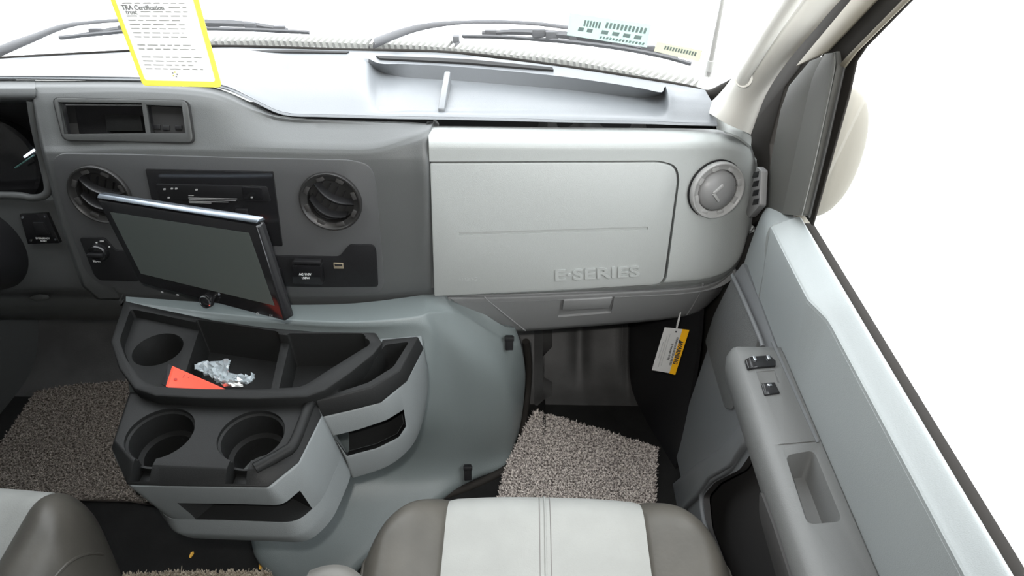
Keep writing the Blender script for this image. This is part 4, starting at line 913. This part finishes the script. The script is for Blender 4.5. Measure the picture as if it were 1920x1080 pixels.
bf = surf('bag_film', rows, M['bag'], cb, 4, 4, 0.0, 0)
for v in bf.data.vertices: v.co += V((random.uniform(-.002, .002), random.uniform(-.002, .002), random.uniform(-.004, .004)))
sm2 = bf.modifiers.new('s', 'SOLIDIFY'); sm2.thickness = 0.0004
fo_ = empty('foil_packet', PZ(435, 718, 0.46), 'small silver foil packet under the clear bag', 'packet')
rows = [[PZ(x, y, 0.486 + random.uniform(-.005, .005)) for x, y in r] for r in ([(412, 716), (425, 712), (440, 714), (456, 716)], [(415, 721), (428, 718), (442, 719), (455, 721)], [(420, 725), (430, 724), (445, 725), (456, 725)])]
surf('foil', rows, M['foil'], fo_, 3, 3, 0.001, 20)
# ================================================================== SEATS
def seat(xc, ytop, zt, label, mir=1, W=0.278, us=0.515):
    r = empty('bucket_seat', (xc, 0.3, 0.0), label, 'seat', 'two front seats')
    YF = 0.655
    def zf(u, y):
        """height of the cushion: u = -1..1 across, y along the car"""
        bol = 0.030 * math.exp(-((abs(u) - 0.74) / 0.17) ** 2)
        e = max(0, (abs(u) - 0.80) / 0.20); side = -0.16 * (1 - math.sqrt(max(0, 1 - e * e)))
        yf = YF - 0.012 * u * u - 0.125 * abs(u) ** 4.5
        s = max(0.0, 1 - (yf - y) / 0.075); s = min(1, s); lip = -0.11 * (1 - math.sqrt(max(0, 1 - s * s)))
        return zt + bol + side + lip - 0.05 * max(0, min(1, (yf - y) / 0.5)) * 1.0, yf
    def patch(name, u0, u1, m, nu, parent):
        G = []
        ys = [-0.02, 0.03, 0.08, 0.14, 0.22, 0.3, 0.42, 0.55, 0.7, 0.85, 1.0]
        for k in range(41):
            row = []
            for j in range(nu + 1):
                u = u0 + (u1 - u0) * j / nu; _, yf = zf(u, 0)
                t = (k / 40) ** 1.6; y = yf - 0.0005 - t * 0.62
                z, _ = zf(u, y)
                g = 0.004 * (math.exp(-((u - u0) / 0.025) ** 2) + math.exp(-((u - u1) / 0.025) ** 2)) if abs(u) < 0.95 else 0
                row.append(V((xc + u * W, y, z - g)))
            if k == 0: G.append([p + V((0, -0.03, -0.20)) for p in row]); 
            G.append(row)
        bm = grid_bm(G); bm.normal_update()
        old = list(bm.verts); mp = {v: bm.verts.new(v.co - V((0, 0.012, 0.02))) for v in old}
        be = [e for e in bm.edges if len(e.link_faces) == 1]
        for f in list(bm.faces): bm.faces.new([mp[v] for v in reversed(f.verts)])
        for e in be:
            l = e.link_loops[0]; bm.faces.new([l.link_loop_next.vert, l.vert, mp[l.vert], mp[l.link_loop_next.vert]])
        return finish(name, bm, m, parent, 60)
    cp = patch('centre_panel', -us, us, M['seatl'], 24, r)
    for s in (-1, 1):
        b = patch('side_bolster', us * s, 1.0 * s, M['seatd'], 22, r)
        P = []
        for k in range(30):
            y = 0.62 - 0.012 * k; u = (0.9 + 0.02 * math.sin(k * .3)) * s
            z, yf = zf(u, min(y, yf_ - 0.004) if False else y)
            if y < zf(u, 0)[1] - 0.01: P.append(V((xc + u * W, y, z + 0.0008)))
        if len(P) > 3: tube('piping', P, 0.0022, M['seatd'], b, 6, 1)
    for u in (-0.028, 0.0, 0.028):
        L = []
        for k in range(60):
            y = YF - 0.004 - 0.004 * k; z, _ = zf(u, y); L.append(V((xc + u * W, y, z + 0.0003)))
        if u == 0: tube('stitch_ridge', L, 0.0016, M['seatl'], cp, 6, 1)
        else: tube('stitch_line', L, 0.0007, M['thread'], cp, 5, 1)
    L = [V((xc + u * W, 0.487 - 0.008 * (abs(u) / us) ** 4, zf(u, 0.487)[0] + 0.0004)) for u in [us * (-1 + 0.1 * k) for k in range(21)]]
    tube('cross_seam', L, 0.0009, M['thread'], cp, 5, 1)
    box('seat_base', V((xc, 0.30, 0.14)), (V((0.19, 0, 0)), V((0, 0.24, 0)), V((0, 0, 0.14))), M['black'], r, 0.01)
    # backrest behind the camera side
    rows = []
    for u in (-1, -0.8, -0.4, 0, 0.4, 0.8, 1):
        rows.append([V((xc + u * W * (1 - 0.1 * t), 0.03 - 0.10 * t + (0.05 if abs(u) > .9 else 0.0), zt - 0.05 + 0.28 * t)) for t in (0, 0.5, 1.0)])
    if mir < 0: surf('backrest', rows, M['seatd'], r, 3, 3, 0.08)
    return r
se1 = seat(0.036, 0.62, 0.41, 'passenger seat cushion, pale grey centre panel fully in view')
se2 = seat(-0.875, 0.62, 0.41, 'driver seat at bottom left corner, only its dark bolster shown', us=0.60)
# inner armrest tip of the passenger seat
tube('seat_armrest', [PZ(592, 1108, 0.45), PZ(618, 1100, 0.455), PZ(642, 1104, 0.45), PZ(666, 1130, 0.44)], 0.026, mat('armrest_vinyl', (0.11, 0.107, 0.098), 0.5), se1, 12, 5)
# ================================================================== MATS, CARPET, CRUMBS
def carpet(name, label, pts, z, m, n, seed, tall=0.011, grp=None):
    rnd = random.Random(seed); P = [PZ(x, y, z) for x, y in pts]
    r = empty(name, P[0], label, 'floor mat' if name == 'floor_mat' else 'carpet', grp)
    slab('backing', [p + V((0, 0, -0.004)) for p in P], V((0, 0, -0.006)), M['carpetbase'], r)
    # tufts of pile, far too many to count
    tri = [(P[0], P[i], P[i + 1]) for i in range(1, len(P) - 1)]
    ar = [((b - a).cross(c - a)).length for a, b, c in tri]; vs = []; fs = []
    for k in range(n):
        a, b, c = rnd.choices(tri, ar)[0]; u, v = rnd.random(), rnd.random()
        if u + v > 1: u, v = 1 - u, 1 - v
        p = a + (b - a) * u + (c - a) * v; p.z = z - 0.005
        h = tall * rnd.uniform(0.5, 1.1); w_ = rnd.uniform(0.0010, 0.0019); t = rnd.uniform(0, 6.28); i = len(vs)
        tipd = V((rnd.gauss(0, 0.0035), rnd.gauss(0, 0.0035), h))
        for q in range(3): vs.append(p + V((math.cos(t + q * 2.094) * w_, math.sin(t + q * 2.094) * w_, 0)))
        for q in range(3): vs.append(p + tipd + V((math.cos(t + q * 2.094) * w_ * .8, math.sin(t + q * 2.094) * w_ * .8, 0)))
        fs += [(i, i + 1, i + 4, i + 3), (i + 1, i + 2, i + 5, i + 4), (i + 2, i, i + 3, i + 5), (i + 3, i + 4, i + 5)]
    me = bpy.data.meshes.new('pile'); base = wpos(r); me.from_pydata([v - base for v in vs], [], fs)
    me.materials.append(m); o = bpy.data.objects.new('pile', me); COL.objects.link(o); o.parent = r; o['kind'] = 'stuff'
    return r
carpet('floor_mat', 'speckled grey-brown carpet mat in the passenger footwell', [(1002, 772), (1060, 788), (1120, 806), (1231, 841), (1228, 930), (1224, 985), (930, 960), (948, 880), (966, 840)], 0.012, M['carpet'], 38000, 3, grp='carpet floor mats')
carpet('floor_mat', 'speckled brown carpet mat in the driver footwell', [(70, 735), (150, 722), (246, 716), (330, 712), (330, 950), (240, 936), (160, 934), (-60, 930), (-30, 900), (10, 850)], 0.012, M['carpetd'], 42000, 5, grp='carpet floor mats')
carpet('carpet_edge', 'frayed beige carpet edge between the seats at bottom of the picture', [(232, 1078), (330, 1073), (420, 1074), (505, 1072), (520, 1180), (220, 1180)], 0.012, M['beige'], 9000, 9, 0.012)
crumbs = [(359, 1040, 0.002, 6, 'orange crumb alone on the black floor between the seats'), (490, 1061, 0.003, 8, 'larger orange crumb beside the engine cover base'), (511, 852, 0.0, 0, '')]
for px, py, z, s, lab in crumbs[:2]:
    c = PZ(px, py, z); bm = bmesh.new(); bmesh.ops.create_icosphere(bm, subdivisions=2, radius=0.0045 * s / 6)
    rr = random.Random(px)
    for v in bm.verts: v.co = c + V((v.co.x * 0.8, v.co.y * 1.5, v.co.z * 0.6)) * rr.uniform(0.75, 1.2)
    o = finish('crumb', bm, M['crumb'], None, 0); props(o, lab, 'crumb', 'crumbs on the floor')
# ================================================================== TAGS
# warning tag hanging from the glove box
wt = empty('warning_tag', PY(1272, 585, 1.06), 'white and amber warning tag hanging below the glove box', 'tag')
TP = Plane(PY(1250, 617, 1.050), PY(1290, 617, 1.045), PY(1235, 695, 1.030))
T = lambda x, y, o=0.0: TP.at(x, y, o)
slab('tag_card', [T(1246, 614), T(1280, 617.5), T(1257, 700), T(1222, 694)], TP.n * -0.0008, M['paper'], wt)
slab('amber_stripe', [T(1279.5, 617.5, .0002), T(1292.5, 619, .0002), T(1266, 703, .0002), T(1255, 700, .0002)], TP.n * -0.001, M['amber'], wt)
dn = (T(1257, 700) - T(1280, 617.5)).normalized(); rt_ = TP.n.cross(dn)
text('WARNING', T(1271.0, 662, .0006), dn, rt_, 0.0115, M['ink'], wt, bold=0.0004, sx=0.98)
tri_c = T(1276.5, 641, .0006)
slab('warning_triangle', [tri_c + dn * 0.004 - rt_ * 0.004, tri_c - dn * 0.004 - rt_ * 0.004, tri_c + rt_ * 0.004], -TP.n * 0.0006, M['ink'], wt)
text('Children Can Be KILLED or INJURED', T(1263.5, 659, .0004), dn, rt_, 0.0063, M['ink'], wt, sx=0.7)
text('by Passenger Air Bag', T(1257, 660, .0004), dn, rt_, 0.0063, M['ink'], wt, sx=0.74)
for k, (s0, s1) in enumerate(((0.12, 0.86), (0.18, 0.9), (0.32, 0.7))):
    a = T(1246, 614).lerp(T(1280, 617.5), 0.40 - 0.12 * k); b = T(1222, 694).lerp(T(1257, 700), 0.40 - 0.12 * k)
    a, b = a.lerp(b, s0), a.lerp(b, s1)
    slab('print_line', [a - rt_ * .0007 + TP.n * .0004, b - rt_ * .0007 + TP.n * .0004, b + rt_ * .0007 + TP.n * .0004, a + rt_ * .0007 + TP.n * .0004], -TP.n * 0.0004, M['ink2'], wt)
tube('tie_string', [T(1268, 620, 0.001), PY(1270, 610, 1.050), PY(1273, 598, 1.052), PY(1276, 586, 1.064)], lambda t: 0.0011 + 0.0010 * math.sin(t * math.pi), M['paper'], wt, 6, 5)
lathe('eyelet', T(1267.5, 622, 0.0002), TP.n, [(0.0018, 0), (0.0018, 0.0005)], M['ink'], wt, 12)
# yellow-edged certification card hanging in the windshield
hc = empty('certification_card', PY(310, 0, 0.86), 'white printed card with yellow border hanging before the windshield', 'card')
HPn = Plane(PY(300, 0, 0.86), PY(340, 160, 0.862), PY(400, 0, 0.852))
H = lambda x, y, o=0.0: HPn.at(x, y, o)
def hq(u, v, o=0.0):  # u across 0..1, v down 0..1 of the visible length
    a = H(207 + 0.0, 0, o).lerp(H(372, 0, o), u); b = H(268, 161, o).lerp(H(416, 164, o), u); return a + (b - a) * v
bo = slab('card_border', fillet([hq(0, -1.0), hq(1, -1.0), hq(1, 1), hq(0, 1)], 0.006), HPn.n * -0.0012, M['yellow'], hc)
cut(bo, [slab('c', fillet([hq(u_, v_) + HPn.n * 0.01 for u_, v_ in ((.055, -.95), (.94, -.95), (.94, .93), (.055, .93))], 0.004), HPn.n * -0.03, M['yellow'])])
slab('card_face', fillet([hq(.055, -.95, .0004), hq(.94, -.95, .0004), hq(.94, .93, .0004), hq(.055, .93, .0004)], 0.004), HPn.n * -0.0008, M['paper'], hc)
hx = (hq(1, .5) - hq(0, .5)).normalized(); hy = HPn.n.cross(hx)
text('TRA Certification', hq(.34, .085, .0008), hx, hy, 0.0078, M['cardtitle'], hc, bold=0.0001)
text('trust', hq(.19, .135, .0008), hx, hy, 0.0078, M['cardtitle'], hc, bold=0.0001)
rl = random.Random(4)
for k in range(18):
    v = -0.02 + 0.047 * k
    if k in (2, 3): segs = [(0.64 if k == 2 else 0.30, 0.84)]
    elif k in (10, 13): continue
    else: segs = [(0.12, rl.uniform(0.72, 0.86))]
    for s0, s1 in segs:
        u = s0
        while u < s1:
            wl_ = rl.uniform(0.05, 0.13)
            slab('print_word', [hq(u, v, .0007), hq(min(s1, u + wl_), v, .0007), hq(min(s1, u + wl_), v + .014, .0007), hq(u, v + .014, .0007)], HPn.n * -0.0003, M['cardtxt'], hc)
            u += wl_ + 0.03
for k in range(5):
    a = k * 1.2566; c = hq(.46, .85, .0007) + hx * math.cos(a) * 0.003 + hy * math.sin(a) * 0.003
    box('emblem_dot', c, (hx * .0009, hy * .0009, HPn.n * .0003), M['yellow'] if k % 2 else M['ink2'], hc)
tube('hang_string', [hq(.5, -.98), PY(270, -420, 0.84), PY(260, -640, 0.815)], 0.0012, M['paper'], hc, 6, 3)
